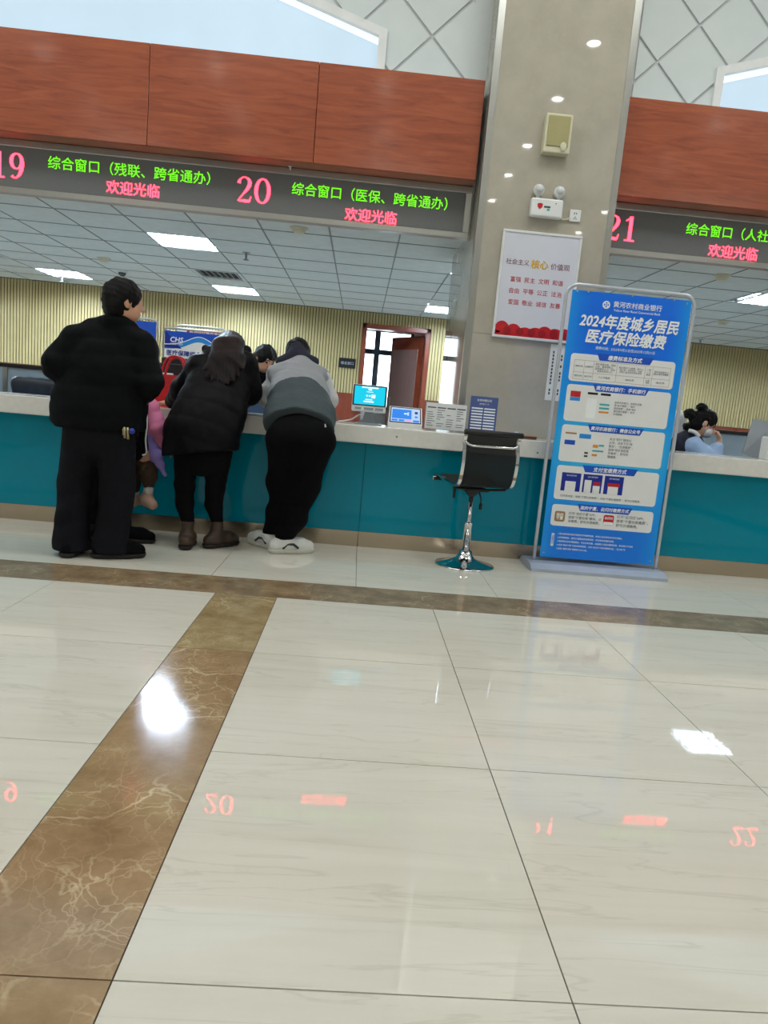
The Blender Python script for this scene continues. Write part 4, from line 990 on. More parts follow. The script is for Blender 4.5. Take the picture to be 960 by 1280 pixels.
for k, u in enumerate((0.105, 0.29, 0.475)):
    part(bn, 'phone_picture', rect(u, u + 0.165, 0.668, 0.738, Y2), 'blue_deep')
    bt('城乡居民医保', u + 0.0825, 0.678, 'print_white', width=0.07)
    part(bn, 'phone_picture', rect(u + (0.035 if k != 1 else 0.015), u + (0.125 if k != 1 else 0.075), 0.70 if k != 1 else 0.69, 0.738, Y3), 'panel_white')
    if k: part(bn, 'phone_picture', rect(u + (0.09 if k == 1 else 0.03), u + (0.15 if k == 1 else 0.135), 0.695, 0.708, Y4), 'print_red')
    if k == 1: part(bn, 'phone_picture', rect(u + 0.09, u + 0.15, 0.71, 0.738, Y4), 'panel_white')
part(bn, 'app_icon', rrect(0.085, 0.175, 0.818, 0.858, 0.012, Y2), 'print_tan'); bt('我的\n宁夏', 0.13, 0.838, 'print_white', width=0.048, bold=0.03, y=Y4, line=0.9)
part(bn, 'app_icon', rrect(0.51, 0.60, 0.818, 0.858, 0.012, Y2), 'print_red'); bt('云闪付', 0.555, 0.83, 'print_white', width=0.058, bold=0.03, y=Y4)
part(bn, 'app_icon', rrect(0.512, 0.598, 0.845, 0.857, 0.008, Y3), 'print_white')

# ---- bar stool (own frame: +y is where the sitter faces)
st = thing('bar_stool', 'black mesh bar stool with chrome frame and round base at the counter', 'stool', (0.787, 4.60, 0), math.radians(15))
part(st, 'base', MB().lathe([(0.198, 0.0), (0.202, 0.004), (0.195, 0.010), (0.15, 0.020), (0.10, 0.033), (0.065, 0.050), (0.046, 0.075), (0.040, 0.10), (0.0001, 0.10)], n=48), 'chrome', world=False)
part(st, 'column', MB().lathe([(0.027, 0.09), (0.027, 0.275), (0.030, 0.278), (0.030, 0.290), (0.018, 0.292), (0.0155, 0.30), (0.0155, 0.50), (0.0001, 0.50)], n=24), 'chrome', world=False)
mech = part(st, 'seat_plate', MB().bbox(-0.085, 0.085, -0.085, 0.085, 0.508, 0.53, 0.006).lathe([(0.022, 0.47), (0.05, 0.50), (0.06, 0.51), (0.0001, 0.512)], n=20), 'black_plastic', world=False)
sub(mech, 'lever', MB().tube([(0.03, -0.05, 0.505), (0.045, -0.06, 0.46), (0.045, -0.06, 0.40)], [0.005, 0.005, 0.005]).tube([(0.045, -0.06, 0.43), (0.046, -0.061, 0.39)], [0.009, 0.012]), 'black_plastic')
prof = [(0.235, 0.545), (0.225, 0.578), (0.19, 0.590), (0.12, 0.583), (0.02, 0.562), (-0.08, 0.550), (-0.145, 0.550), (-0.185, 0.566), (-0.208, 0.60), (-0.222, 0.66), (-0.228, 0.72), (-0.224, 0.78), (-0.216, 0.83), (-0.225, 0.872), (-0.238, 0.895)]
def smooth_path(p, n=4):
    P = np.array(p, float); out = []
    for i in range(len(P) - 1):
        p0, p1, p2, p3 = P[max(i - 1, 0)], P[i], P[i + 1], P[min(i + 2, len(P) - 1)]
        for t in np.linspace(0, 1, n, endpoint=False):
            out.append(0.5 * ((2 * p1) + (-p0 + p2) * t + (2 * p0 - 5 * p1 + 4 * p2 - p3) * t * t + (-p0 + 3 * p1 - 3 * p2 + p3) * t ** 3))
    out.append(P[-1]); return out
pr_ = smooth_path(prof)
def band(x0, x1, pts, th):
    V = []; F = []; n = len(pts)
    for i, p in enumerate(pts):
        t = pts[min(i + 1, n - 1)] - pts[max(i - 1, 0)]; t /= np.linalg.norm(t); nn = np.array([-t[1], t[0]]) * th / 2
        for xx in (x0, x1):
            for sg in (1, -1): q = p + nn * sg; V.append((xx, q[0], q[1]))
    for i in range(n - 1):
        a, c = 4 * i, 4 * i + 4
        F += [(a, a + 2, c + 2, c), (a + 1, c + 1, c + 3, a + 3), (a, c, c + 1, a + 1), (a + 2, a + 3, c + 3, c + 2)]
    F += [(0, 1, 3, 2), (4 * n - 4, 4 * n - 2, 4 * n - 1, 4 * n - 3)]
    return MB().add(V, F, False)
iseat = 22
part(st, 'seat', band(-0.175, 0.175, pr_[:30], 0.006), 'stool_mesh', world=False)
bk = part(st, 'backrest', band(-0.172, 0.172, pr_[28:], 0.005), 'stool_mesh', world=False)
for k in range(5): pass
for s in (-1, 1):
    part(st, 'side_rail', band(s * 0.186 - 0.011, s * 0.186 + 0.011, pr_, 0.014), 'chrome', world=False)
part(st, 'top_bar', MB().tube([(-0.198, -0.238, 0.897), (0.198, -0.238, 0.897)], 0.0185, 14), 'black_plastic', world=False)
part(st, 'front_bar', MB().tube([(-0.19, 0.232, 0.552), (0.19, 0.232, 0.552)], 0.012, 12), 'black_plastic', world=False)
part(st, 'back_strut', MB().tube([(-0.18, -0.226, 0.838), (-0.165, -0.236, 0.822), (-0.14, -0.24, 0.815), (0.14, -0.24, 0.815), (0.165, -0.236, 0.822), (0.18, -0.226, 0.838)], 0.009, 10), 'chrome', world=False)
part(st, 'seat_strut', MB().tube([(-0.185, -0.12, 0.535), (-0.08, -0.07, 0.522), (0.08, -0.07, 0.522), (0.185, -0.12, 0.535)], 0.009, 10).tube([(-0.185, 0.15, 0.575), (-0.08, 0.07, 0.522), (0.08, 0.07, 0.522), (0.185, 0.15, 0.575)], 0.009, 10), 'black_plastic', world=False)
part(st, 'adjuster', MB().tube([(-0.15, -0.06, 0.53), (-0.152, -0.062, 0.46)], 0.010, 8), 'black_plastic', world=False)

# ---- on the worktop, left to right
T = WZ
# payment monitor
t = thing('payment_monitor', 'white all-in-one monitor with a cyan screen on the worktop', 'monitor', (0.065, 5.17, T))
part(t, 'case', MB().bbox(-0.06, 0.19, 5.15, 5.19, 0.955, 1.15, 0.012), 'white_plastic')
sc_ = part(t, 'bezel', MB().bbox(-0.056, 0.186, 5.146, 5.152, 1.0, 1.147, 0.002, 1), 'print_black')
sub(sc_, 'screen', MB().box(-0.046, 0.176, 5.1445, 5.147, 1.008, 1.139), 'screen_cyan')
for (x_, z_, w_, h_) in ((0.065, 1.131, 0.12, 0.010), (0.065, 1.117, 0.025, 0.012), (0.065, 1.10, 0.05, 0.004), (0.045, 1.072, 0.012, 0.012), (0.065, 1.072, 0.014, 0.010), (0.092, 1.07, 0.028, 0.026), (0.06, 1.045, 0.05, 0.008), (0.06, 1.03, 0.075, 0.010)):
    sub(sc_, 'screen_mark', MB().box(x_ - w_ / 2, x_ + w_ / 2, 5.1440, 5.1446, z_ - h_ / 2, z_ + h_ / 2), 'screen_white')
part(t, 'port_strip', MB().box(-0.035, 0.01, 5.1485, 5.151, 0.972, 0.986).box(0.03, 0.10, 5.1485, 5.151, 0.97, 0.988).box(0.11, 0.17, 5.1485, 5.151, 0.97, 0.988), 'grey_plastic')
part(t, 'stand', MB().poly_xz([(-0.03, T), (0.165, T), (0.115, 0.90), (0.10, 0.955), (0.04, 0.955), (0.025, 0.90)][::-1], 5.19, 5.205).bbox(-0.035, 0.17, 5.12, 5.24, T, T + 0.01, 0.003, 1), 'grey_plastic')
part(t, 'cable', MB().tube(smooth_path([(0.03, 5.21, 0.95), (-0.01, 5.22, 0.925), (-0.05, 5.2, 0.895), (-0.11, 5.16, 0.878), (-0.15, 5.15, 0.872)]), 0.005, 8), 'white_plastic')
# small tablet terminal
t = thing('tablet_terminal', 'small white tablet terminal with a blue screen beside the monitor', 'tablet', (0.335, 5.15, T))
part(t, 'case', MB().add([(0.213, 5.10, T), (0.46, 5.10, T), (0.46, 5.21, T), (0.213, 5.21, T), (0.213, 5.10, T + 0.028), (0.46, 5.10, T + 0.028), (0.452, 5.165, 1.015), (0.218, 5.165, 1.015), (0.452, 5.185, 1.015), (0.218, 5.185, 1.015)],
     [(0, 3, 2, 1), (0, 1, 5, 4), (4, 5, 6, 7), (7, 6, 8, 9), (2, 3, 9, 8), (1, 2, 8, 6, 5), (0, 4, 7, 9, 3)]), 'white_plastic')
def tab_pt(u, v, off=0.0):
    a, b_, c_, d_ = np.array([0.213, 5.10, T + 0.028]), np.array([0.46, 5.10, T + 0.028]), np.array([0.452, 5.165, 1.015]), np.array([0.218, 5.165, 1.015])
    p = (a * (1 - u) + b_ * u) * (1 - v) + (d_ * (1 - u) + c_ * u) * v
    n = nrmv(np.cross(b_ - a, d_ - a)); return tuple(p + n * off)
def tab_rect(u0, u1, v0, v1, off): return MB().add([tab_pt(u0, v0, off), tab_pt(u1, v0, off), tab_pt(u1, v1, off), tab_pt(u0, v1, off)], [(0, 1, 2, 3)])
sc_ = part(t, 'bezel', tab_rect(0.03, 0.97, 0.06, 0.97, 0.0008), 'print_black')
sub(sc_, 'screen', tab_rect(0.06, 0.94, 0.12, 0.92, 0.0014), 'screen_pale')
for (u0, u1, v0, v1, m_) in ((0.09, 0.68, 0.30, 0.84, 'screen_blue'), (0.09, 0.27, 0.15, 0.26, 'screen_blue'), (0.30, 0.47, 0.15, 0.26, 'screen_blue'), (0.50, 0.67, 0.15, 0.26, 'screen_pink'), (0.73, 0.91, 0.14, 0.26, 'screen_blue'), (0.78, 0.87, 0.62, 0.76, 'blue_deep'), (0.78, 0.87, 0.40, 0.5, 'screen_blue'), (0.45, 0.56, 0.56, 0.64, 'screen_white'), (0.56, 0.60, 0.50, 0.70, 'screen_white')):
    sub(sc_, 'screen_mark', tab_rect(u0, u1, v0, v1, 0.002), m_)
# acrylic stand with paper price sheet
t = thing('acrylic_sign', 'clear acrylic stand holding a printed white sheet beside the tablet', 'sign', (0.63, 5.14, T))
part(t, 'holder', MB().box(0.475, 0.785, 5.142, 5.146, T + 0.004, 1.07).box(0.475, 0.785, 5.08, 5.18, T, T + 0.004), 'acrylic')
pp_ = part(t, 'sheet', MB().box(0.482, 0.778, 5.1395, 5.1415, T + 0.012, 1.065), 'paper')
for c_ in range(4):
    m = MB(); xx = 0.492 + c_ * 0.072; m.box(xx, xx + 0.062, 5.1388, 5.1394, 1.028, 1.036)
    m2 = MB()
    random.seed(c_)
    for r_ in range(8):
        z_ = 1.016 - r_ * 0.016
        if random.random() < 0.8: m2.box(xx, xx + 0.062 * random.uniform(0.4, 1), 5.1388, 5.1394, z_ - 0.004, z_)
    sub(pp_, 'table_head', m, 'print_dark'); sub(pp_, 'print_column', m2, 'ink')['kind'] = 'stuff'
# blue leaflet sign
t = thing('blue_sign', 'upright glossy blue notice with white list lines beside the pillar', 'sign', (0.915, 5.25, T))
mat('blue_gloss', (74, 92, 150), 0.12, coat=0.5)
part(t, 'board', MB().bbox(0.815, 1.02, 5.235, 5.243, T + 0.004, 1.142, 0.001, 1), 'blue_gloss')
part(t, 'foot', MB().box(0.83, 1.0, 5.20, 5.29, T, T + 0.004), 'acrylic')
lettering(t, '业务办理公示', 0.918, 5.2345, 1.115, 'print_white', width=0.11, bold=0.01)
lettering(t, '服务窗口一览', 0.918, 5.2345, 1.088, 'print_white', width=0.07)
for k in range(9):
    z_ = 1.055 - k * 0.021
    part(t, 'list_line', MB().box(0.828, 0.912, 5.2342, 5.2348, z_ - 0.006, z_ + 0.004), 'print_white'); part(t, 'list_line', MB().box(0.922, 1.006, 5.2342, 5.2348, z_ - 0.006, z_ + 0.004), 'print_white')
# tape roll, pen and clip right of the stool
t = thing('tape_dispenser', 'small green and white tape roll lying on the worktop by the stool', 'tape', (1.14, 5.10, T))
part(t, 'holder', MB().bbox(1.07, 1.16, 5.08, 5.12, T, T + 0.018, 0.004), 'green_plastic')
ring = MB(); a = np.linspace(0, 2 * math.pi, 19)
ring.tube([(1.15 + 0.017 * math.cos(q), 5.10, T + 0.022 + 0.017 * math.sin(q)) for q in a], 0.006, 8); part(t, 'roll', ring, 'silver_plastic')
t = thing('pen_case', 'flat brown pen case lying on the worktop between stool and banner', 'case', (1.25, 5.10, T))
part(t, 'lower', MB().bbox(1.19, 1.30, 5.08, 5.13, T, T + 0.016, 0.004), 'brown_plastic'); part(t, 'lid', MB().bbox(1.188, 1.302, 5.078, 5.132, T + 0.0165, T + 0.024, 0.003), 'print_tan')
# red bag, papers beside the woman
t = thing('red_tote_bag', 'red tote bag with looped handle standing on the worktop', 'bag', (-1.43, 5.18, T))
part(t, 'body', MB().add([(-1.50, 5.10, T), (-1.22, 5.10, T), (-1.22, 5.26, T), (-1.50, 5.26, T), (-1.485, 5.13, 1.095), (-1.20, 5.13, 1.095), (-1.20, 5.22, 1.095), (-1.485, 5.22, 1.095)], [(0, 3, 2, 1), (0, 1, 5, 4), (1, 2, 6, 5), (2, 3, 7, 6), (3, 0, 4, 7), (4, 5, 6, 7)]), 'red_bag')
for yy in (5.125, 5.225):
    part(t, 'handle', MB().tube(smooth_path([(-1.43, yy, 1.07), (-1.415, yy, 1.14), (-1.39, yy, 1.20), (-1.345, yy, 1.225), (-1.30, yy, 1.215), (-1.27, yy, 1.17), (-1.255, yy, 1.07)]), 0.009, 8), 'red_bag')
t = thing('paper_stack', 'loose white forms on the worktop beside the red bag', 'paper', (-1.52, 5.02, T))
for k in range(3): part(t, 'sheet', MB().box(-1.60 + 0.01 * k, -1.46 + 0.012 * k, 4.92 + 0.01 * k, 5.11, T + 0.0012 * k, T + 0.001 + 0.0012 * k), 'paper')
# ---- boards on the staff desk behind
def sign_frame(name, label, x0, x1, z0, z1, y):
    t = thing(name, label, 'sign', ((x0 + x1) / 2, y, 0.735))
    part(t, 'post', MB().tube([((x0 + x1) / 2, y + 0.02, 0.74), ((x0 + x1) / 2, y + 0.02, z0)], 0.02).bbox((x0 + x1) / 2 - 0.12, (x0 + x1) / 2 + 0.12, y - 0.06, y + 0.1, 0.735, 0.75, 0.004), 'black_plastic')
    q = 0.03
    part(t, 'frame_tube', MB().tube(smooth_path([(x0 - 0.012, y, z0 - 0.03), (x0 - 0.012, y, z0 + 0.05), (x0 - 0.012, y, z1 - 0.02), (x0 + 0.01, y, z1 + 0.014), (x0 + 0.06, y, z1 + 0.02), (x1 - 0.06, y, z1 + 0.02), (x1 - 0.01, y, z1 + 0.014), (x1 + 0.012, y, z1 - 0.02), (x1 + 0.012, y, z0 + 0.05), (x1 + 0.012, y, z0 - 0.03)]), 0.008, 8), 'steel')
    part(t, 'base_bar', MB().bbox(x0 - 0.02, x1 + 0.02, y - 0.01, y + 0.03, z0 - 0.062, z0 - 0.005, 0.006), 'black_plastic')
    return t
cy = 5.80; cx0, cx1, cz0, cz1 = float(at(206, 430, cy)[0]), float(at(277, 430, cy)[0]), float(at(206, 446, cy)[2]), float(at(206, 411, cy)[2]) - 0.01
t = sign_frame('medical_sign', 'blue and white desk sign with a wave behind the red bag', cx0, cx1, cz0, cz1, cy)
part(t, 'board', MB().box(cx0, cx1, cy - 0.006, cy + 0.004, cz0, cz1), 'print_white')
n = 24; us = np.linspace(0, 1, n)
def wave(f0, f1, y, m_, nm):
    V = [(cx0 + (cx1 - cx0) * u, y, cz0 + (cz1 - cz0) * f0(u)) for u in us] + [(cx0 + (cx1 - cx0) * u, y, cz0 + (cz1 - cz0) * f1(u)) for u in us]
    part(t, nm, MB().add(V, [(i, i + 1, n + i + 1, n + i) for i in range(n - 1)]), m_)
w1 = lambda u: 0.36 + 0.26 * math.exp(-((u - 0.62) / 0.24) ** 2) - 0.04 * math.cos(u * 6)
wave(w1, lambda u: 1.0, cy - 0.0066, 'blue_print', 'print_field'); wave(lambda u: w1(u) + 0.0, lambda u: min(1, w1(u) + 0.16 + 0.05 * u), cy - 0.0069, 'blue_sky', 'print_wave')
wave(lambda u: w1(u) + 0.15 + 0.05 * u, lambda u: w1(u) + 0.18 + 0.05 * u, cy - 0.0073, 'print_white', 'print_line'); wave(lambda u: 0.36 + 0.0 * u, lambda u: 0.36 + max(0, 0.64 * (1 - u / 0.3)), cy - 0.0071, 'blue_deep', 'print_corner')
lettering(t, 'CHS', cx0 + 0.095, cy - 0.0085, cz0 + 0.142, 'print_white', width=0.10, bold=0.03, shear=0.1)
lettering(t, '中国医疗保障', cx0 + 0.095, cy - 0.0085, cz0 + 0.108, 'print_white', width=0.10)
lettering(t, '医疗保障综合窗口', cx0 + 0.20, cy - 0.0085, cz0 + 0.038, 'blue_deep', width=0.36, bold=0.02)
t = sign_frame('red_strip_sign', 'desk sign with a red title strip peeking out behind the blue wave sign', -1.555, -1.165, 1.30, 1.50, 6.01)
part(t, 'board', MB().box(-1.555, -1.165, 6.004, 6.014, 1.30, 1.50), 'print_white'); part(t, 'title_strip', MB().box(-1.475, -1.17, 6.0025, 6.004, 1.435, 1.497), 'print_red')
lettering(t, '医保经办服务窗口', -1.32, 6.0018, 1.483, 'print_white', width=0.26, bold=0.02)
t = sign_frame('blue_desk_sign', 'rounded blue desk sign peeking out behind the head of the man in black', -1.99, -1.71, 1.28, 1.52, 5.95)
part(t, 'board', MB().box(-1.99, -1.71, 5.944, 5.954, 1.28, 1.52), 'blue_print')
t = thing('desk_monitor', 'black desk monitor back below the blue wave sign', 'monitor', (-1.43, 5.6, 0.735))
part(t, 'screen_back', MB().bbox(-1.62, -1.17, 5.58, 5.61, 1.02, 1.19, 0.008), 'black_plastic'); part(t, 'label', MB().box(-1.60, -1.46, 5.578, 5.5805, 1.075, 1.115), 'paper'); part(t, 'stand', MB().bbox(-1.44, -1.36, 5.60, 5.63, 0.745, 1.05, 0.006).bbox(-1.52, -1.28, 5.5, 5.68, 0.735, 0.748, 0.004), 'black_plastic')
# laptop between the leaning pair
t = thing('desk_screen', 'blue grey screen standing behind the counter between the two leaning people', 'screen', (-0.82, 5.55, 0.735))
part(t, 'screen_back', MB().bbox(-1.03, -0.62, 5.54, 5.57, 0.85, 1.02, 0.008), 'navy_panel'); part(t, 'stand', MB().bbox(-0.87, -0.77, 5.56, 5.60, 0.74, 0.9, 0.006).bbox(-0.95, -0.69, 5.47, 5.65, 0.735, 0.748, 0.004), 'grey_plastic')
t = thing('document_tray', 'pale flat tray on the worktop between the two leaning people', 'tray', (-0.73, 5.0, T))
part(t, 'tray', MB().bbox(-0.82, -0.64, 4.90, 5.12, T, T + 0.012, 0.004), 'silver_plastic'); part(t, 'sheet', MB().box(-0.81, -0.65, 4.91, 5.10, T + 0.012, T + 0.0135), 'paper')
# right: silver screen back and white box
t = thing('silver_monitor', 'tilted silver grey monitor back on the desk right of the seated clerk', 'monitor', (3.36, 5.62, 0.735))
c0, c1, c2, c3 = at(928, 567, 5.5), at(953, 576, 5.55), at(960, 527, 5.62), at(942, 524, 5.62)
qd = [c0, c1, c2 + np.array([0.06, 0, 0]), c3]; ex = np.array([0.01, 0.03, 0])
part(t, 'screen_back', MB().add([tuple(p) for p in qd] + [tuple(p + ex) for p in qd], [(0, 1, 2, 3), (7, 6, 5, 4), (0, 4, 5, 1), (1, 5, 6, 2), (2, 6, 7, 3), (3, 7, 4, 0)]), 'grey_plastic')
part(t, 'stand', MB().bbox(3.30, 3.42, 5.56, 5.62, 0.74, 0.90, 0.01).bbox(3.22, 3.5, 5.48, 5.7, 0.735, 0.75, 0.005), 'black_plastic')
t = thing('white_box', 'white upright box at the right edge of the worktop', 'box', (3.06, 5.1, T))
p0 = at(955, 575, 5.12); part(t, 'carton', MB().bbox(p0[0], p0[0] + 0.2, 5.10, 5.2, T, 1.03, 0.006), 'white_plastic'); part(t, 'flap', MB().bbox(p0[0] + 0.005, p0[0] + 0.195, 5.105, 5.195, 1.03, 1.036, 0.002), 'paper')
# low partitions
def partition(label, x0, x1, y, zt):
    t = thing('desk_partition', label, 'partition', ((x0 + x1) / 2, y, 0))
    part(t, 'top_rail', MB().bbox(x0, x1, y - 0.025, y + 0.025, zt - 0.035, zt, 0.004), 'black_plastic')
    k = max(1, round((x1 - x0) / 1.2)); w = (x1 - x0) / k
    for i in range(k):
        part(t, 'glass_pane', MB().box(x0 + i * w + 0.02, x0 + (i + 1) * w - 0.02, y - 0.006, y + 0.006, 0.78, zt - 0.036), 'partition_glass')
        part(t, 'lower_panel', MB().box(x0 + i * w + 0.02, x0 + (i + 1) * w - 0.02, y - 0.015, y + 0.015, 0.0, 0.775), 'grey_plastic')
    for i in range(k + 1): part(t, 'post', MB().box(x0 + i * w - 0.02, x0 + i * w + 0.02, y - 0.02, y + 0.02, 0, zt - 0.036), 'steel')
partition('low glass partition with a black rail behind the black office chair', -5.6, -2.15, 6.75, float(at(20, 455, 6.75)[2]))
partition('low glass partition with a black rail behind the seated clerk', 2.95, 6.6, 6.75, float(at(920, 539, 6.75)[2]))
# office chairs
def office_chair(label, x, y, zt, rot, m='leather', w=0.2):
    t = thing('office_chair', label, 'chair', (x, y, 0), rot)
    s = SD(0.04); s.chain([(-w + 0.07, 0.2, zt - 0.07), (w - 0.07, 0.2, zt - 0.07)], [0.055, 0.055]); s.chain([(-w + 0.06, 0.18, 0.62), (w - 0.06, 0.18, 0.62)], [0.05, 0.05])
    for q in np.linspace(-w + 0.07, w - 0.07, 4): s.chain([(q, 0.2, zt - 0.07), (q, 0.17, 0.62)], [0.055, 0.05])
    part(t, 'backrest', s.mesh('backrest', 0.014, [m]), None, world=False)
    s = SD(0.05)
    for q in np.linspace(-0.17, 0.17, 4): s.cap((q, -0.17, 0.45), (q, 0.17, 0.45), 0.055, 0.055)
    part(t, 'seat', s.mesh('seat', 0.015, [m]), None, world=False)
    part(t, 'back_support', MB().tube([(0, 0.2, 0.62), (0, 0.24, 0.48), (0, 0.1, 0.40)], 0.02), 'black_plastic', world=False)
    part(t, 'column', MB().tube([(0, 0, 0.08), (0, 0, 0.41)], 0.025), 'chrome', world=False)
    for k in range(5):
        a = math.radians(72 * k); lg = part(t, 'base_arm', MB().tube([(0, 0, 0.09), (0.26 * math.cos(a), 0.26 * math.sin(a), 0.065)], [0.022, 0.015]), 'black_plastic', world=False)
        c_ = MB().ball((0.26 * math.cos(a), 0.26 * math.sin(a), 0.03), 0.03, 10, 6); sub(lg, 'caster', c_, 'black_plastic')
    for s_ in (-1, 1): part(t, 'armrest', MB().tube([(s_ * 0.24, 0.15, 0.46), (s_ * 0.25, 0.12, 0.62), (s_ * 0.25, -0.12, 0.62), (s_ * 0.23, -0.1, 0.46)], 0.018), 'black_plastic', world=False)
    return t
zc_ = float(at(40, 470, 6.22)[2])
office_chair('empty black leather office chair behind the counter at the left', -2.83, 6.42, zc_, math.radians(190), w=0.2)
office_chair('second black office chair cut by the left edge of the picture', -3.42, 6.40, zc_ - 0.03, math.radians(170), w=0.24)

# ================================================================ PEOPLE
def V3(*a): return np.array(a, float)
def rotm(fwd, up=(0, 0, 1)):
    """columns: right, forward, up"""
    f = nrmv(fwd); u = nrmv(np.array(up, float)); r = nrmv(np.cross(f, u)); u = np.cross(r, f); return np.stack([r, f, u], 1)
def add_head(s, c, R, sc=1.0):
    """skull, jaw, nose, ears, brow; R columns right/forward/up"""
    L = lambda x, y, z: c + R @ (np.array([x, y, z]) * sc)
    s.ell(c, np.array([0.074, 0.092, 0.108]) * sc, R, 0.02)
    s.ell(L(0, -0.018, 0.022), np.array([0.078, 0.088, 0.088]) * sc, R, 0.02)
    s.ell(L(0, 0.034, -0.062), np.array([0.054, 0.05, 0.05]) * sc, R, 0.03)
    s.cap(L(0, 0.088, 0.012), L(0, 0.108, -0.024), 0.009 * sc, 0.014 * sc, None, 0.012)
    s.cap(L(-0.03, 0.078, 0.026), L(0.03, 0.078, 0.026), 0.013 * sc, 0.013 * sc, None, 0.015)
    s.cap(L(-0.018, 0.083, -0.056), L(0.018, 0.083, -0.056), 0.009 * sc, 0.009 * sc, None, 0.01)
    for q in (-1, 1): s.ell(L(q * 0.08, -0.006, -0.008), np.array([0.011, 0.02, 0.032]) * sc, R, 0.008)
def add_hand(s, w, d, up, sc=1.0, curl=0.5, side=1):
    """wrist w, direction d, up = back of the hand; five fingers"""
    d = nrmv(d); up = nrmv(np.array(up, float) - d * (np.array(up, float) @ d)); r = np.cross(d, up) * side
    pc = w + d * 0.045 * sc
    s.ell(pc, np.array([0.042, 0.05, 0.017]) * sc, np.stack([r, d, up], 1), 0.012)
    for k, (o, ln) in enumerate(((-0.030, 0.062), (-0.010, 0.074), (0.011, 0.070), (0.030, 0.054))):
        b0 = w + d * 0.082 * sc + r * o * sc
        m1 = b0 + (d * math.cos(curl * 0.7) - up * math.sin(curl * 0.7)) * ln * 0.5 * sc
        m2 = m1 + (d * math.cos(curl * 1.6) - up * math.sin(curl * 1.6)) * ln * 0.5 * sc
        s.cap(b0, m1, 0.0088 * sc, 0.0082 * sc, None, 0.006); s.cap(m1, m2, 0.0082 * sc, 0.0068 * sc, None, 0.005)
    t0 = w + d * 0.03 * sc - r * 0.034 * sc; t1 = t0 + (d * 0.6 - r * 0.7 - up * 0.2) * 0.034 * sc; t2 = t1 + (d * 0.95 - r * 0.1 - up * 0.3) * 0.03 * sc
    s.cap(t0, t1, 0.012 * sc, 0.0098 * sc, None, 0.008); s.cap(t1, t2, 0.0098 * sc, 0.008 * sc, None, 0.006)
def body_mesh(J, sc=1.0, h=0.008):
    """one continuous figure under the clothes"""
    s = SD(0.03)
    add_head(s, J['head'], J['R'], J.get('hs', 1.0))
    s.cap(J['neck'], J['head'] - J['R'][:, 2] * 0.05, 0.052 * sc, 0.048 * sc)
    s.chain([J['pelvis'], J['waist'], J['chest'], J['neck']], [0.105 * sc, 0.10 * sc, 0.115 * sc, 0.055 * sc], (J['front'], 0.72))
    for k in 'LR':
        s.cap(J['chest'], J['sh' + k], 0.08 * sc, 0.05 * sc)
        s.chain([J['sh' + k], J['el' + k], J['wr' + k]], [0.048 * sc, 0.038 * sc, 0.026 * sc])
        add_hand(s, J['wr' + k], J['hd' + k], J['hu' + k], sc, J.get('curl' + k, 0.5), 1 if k == 'R' else -1)
        s.chain([J['pelvis'] * 0.4 + J['hi' + k] * 0.6, J['hi' + k], J['kn' + k], J['an' + k]], np.array([0.085, 0.08, 0.052, 0.036]) * sc * J.get('legs', 1.0))
        s.cap(J['an' + k] + V3(0, 0, -0.02), J['an' + k] + nrmv(J['ft' + k]) * 0.11 * sc + V3(0, 0, -0.045), 0.034 * sc, 0.024 * sc)
    return s.mesh('body', h, ['skin'])
def hair_cap(c, R, sc=1.0, face=0.045, extra=None, h=0.008, m='hair', drop=-0.03, nape=-0.075):
    L = lambda x, y, z: c + R @ (np.array([x, y, z]) * sc)
    s = SD(0.02)
    s.ell(L(0, -0.012, 0.026), np.array([0.088, 0.103, 0.100]) * sc, R)
    s.ell(L(0, -0.045, -0.02), np.array([0.080, 0.066, 0.085]) * sc, R)
    s.disp = wrinkle(0.010, 95, 3)
    n = R @ nrmv([0, 0.86, -0.50]); s.cut(L(0, face, drop), n)
    s.cut(L(0, -0.05, nape), R @ np.array([0, 0.1, -1.0]))
    if extra: extra(s, L)
    return s.mesh('hair', h, [m])
def shoe_parts(root, an, ft, ln, m_up, m_sole, w=0.044, high=0.0, name='shoe', toe=0.04, label=None):
    """an: ankle point on the ground plan (x,y), ft: pointing direction"""
    f = nrmv([ft[0], ft[1], 0]); g = V3(an[0], an[1], 0); r = V3(f[1], -f[0], 0)
    heel = g - f * 0.055; tip = g + f * (ln - 0.055)
    s = SD(0.03)
    s.chain([heel + V3(0, 0, 0.052), g + V3(0, 0, 0.06), g + f * (ln * 0.38) + V3(0, 0, 0.052), tip - f * toe + V3(0, 0, 0.042)], [w * 0.86, w * 0.95, w * 0.98, w * 0.8])
    s.cap(g + V3(0, 0, 0.06), g + V3(0, 0, 0.085 + high), w * 0.85, w * 0.92)
    s.cut(g + V3(0, 0, 0.02), V3(0, 0, -1)); s.cut(g + V3(0, 0, 0.10 + high), V3(0, 0, 1))
    o = part(root, name, s.mesh(name, 0.007, [m_up]), None)
    s2 = SD(0.02)
    s2.chain([heel + V3(0, 0, 0.03), g + f * (ln * 0.38) + V3(0, 0, 0.03), tip - f * toe + V3(0, 0, 0.03)], [w * 0.98, w * 1.08, w * 0.9])
    s2.cut(g + V3(0, 0, 0.0), V3(0, 0, -1)); s2.cut(g + V3(0, 0, 0.028), V3(0, 0, 1))
    sub(o, 'sole', s2.mesh('sole', 0.006, [m_sole]), None)
    return o, f, r, g, tip

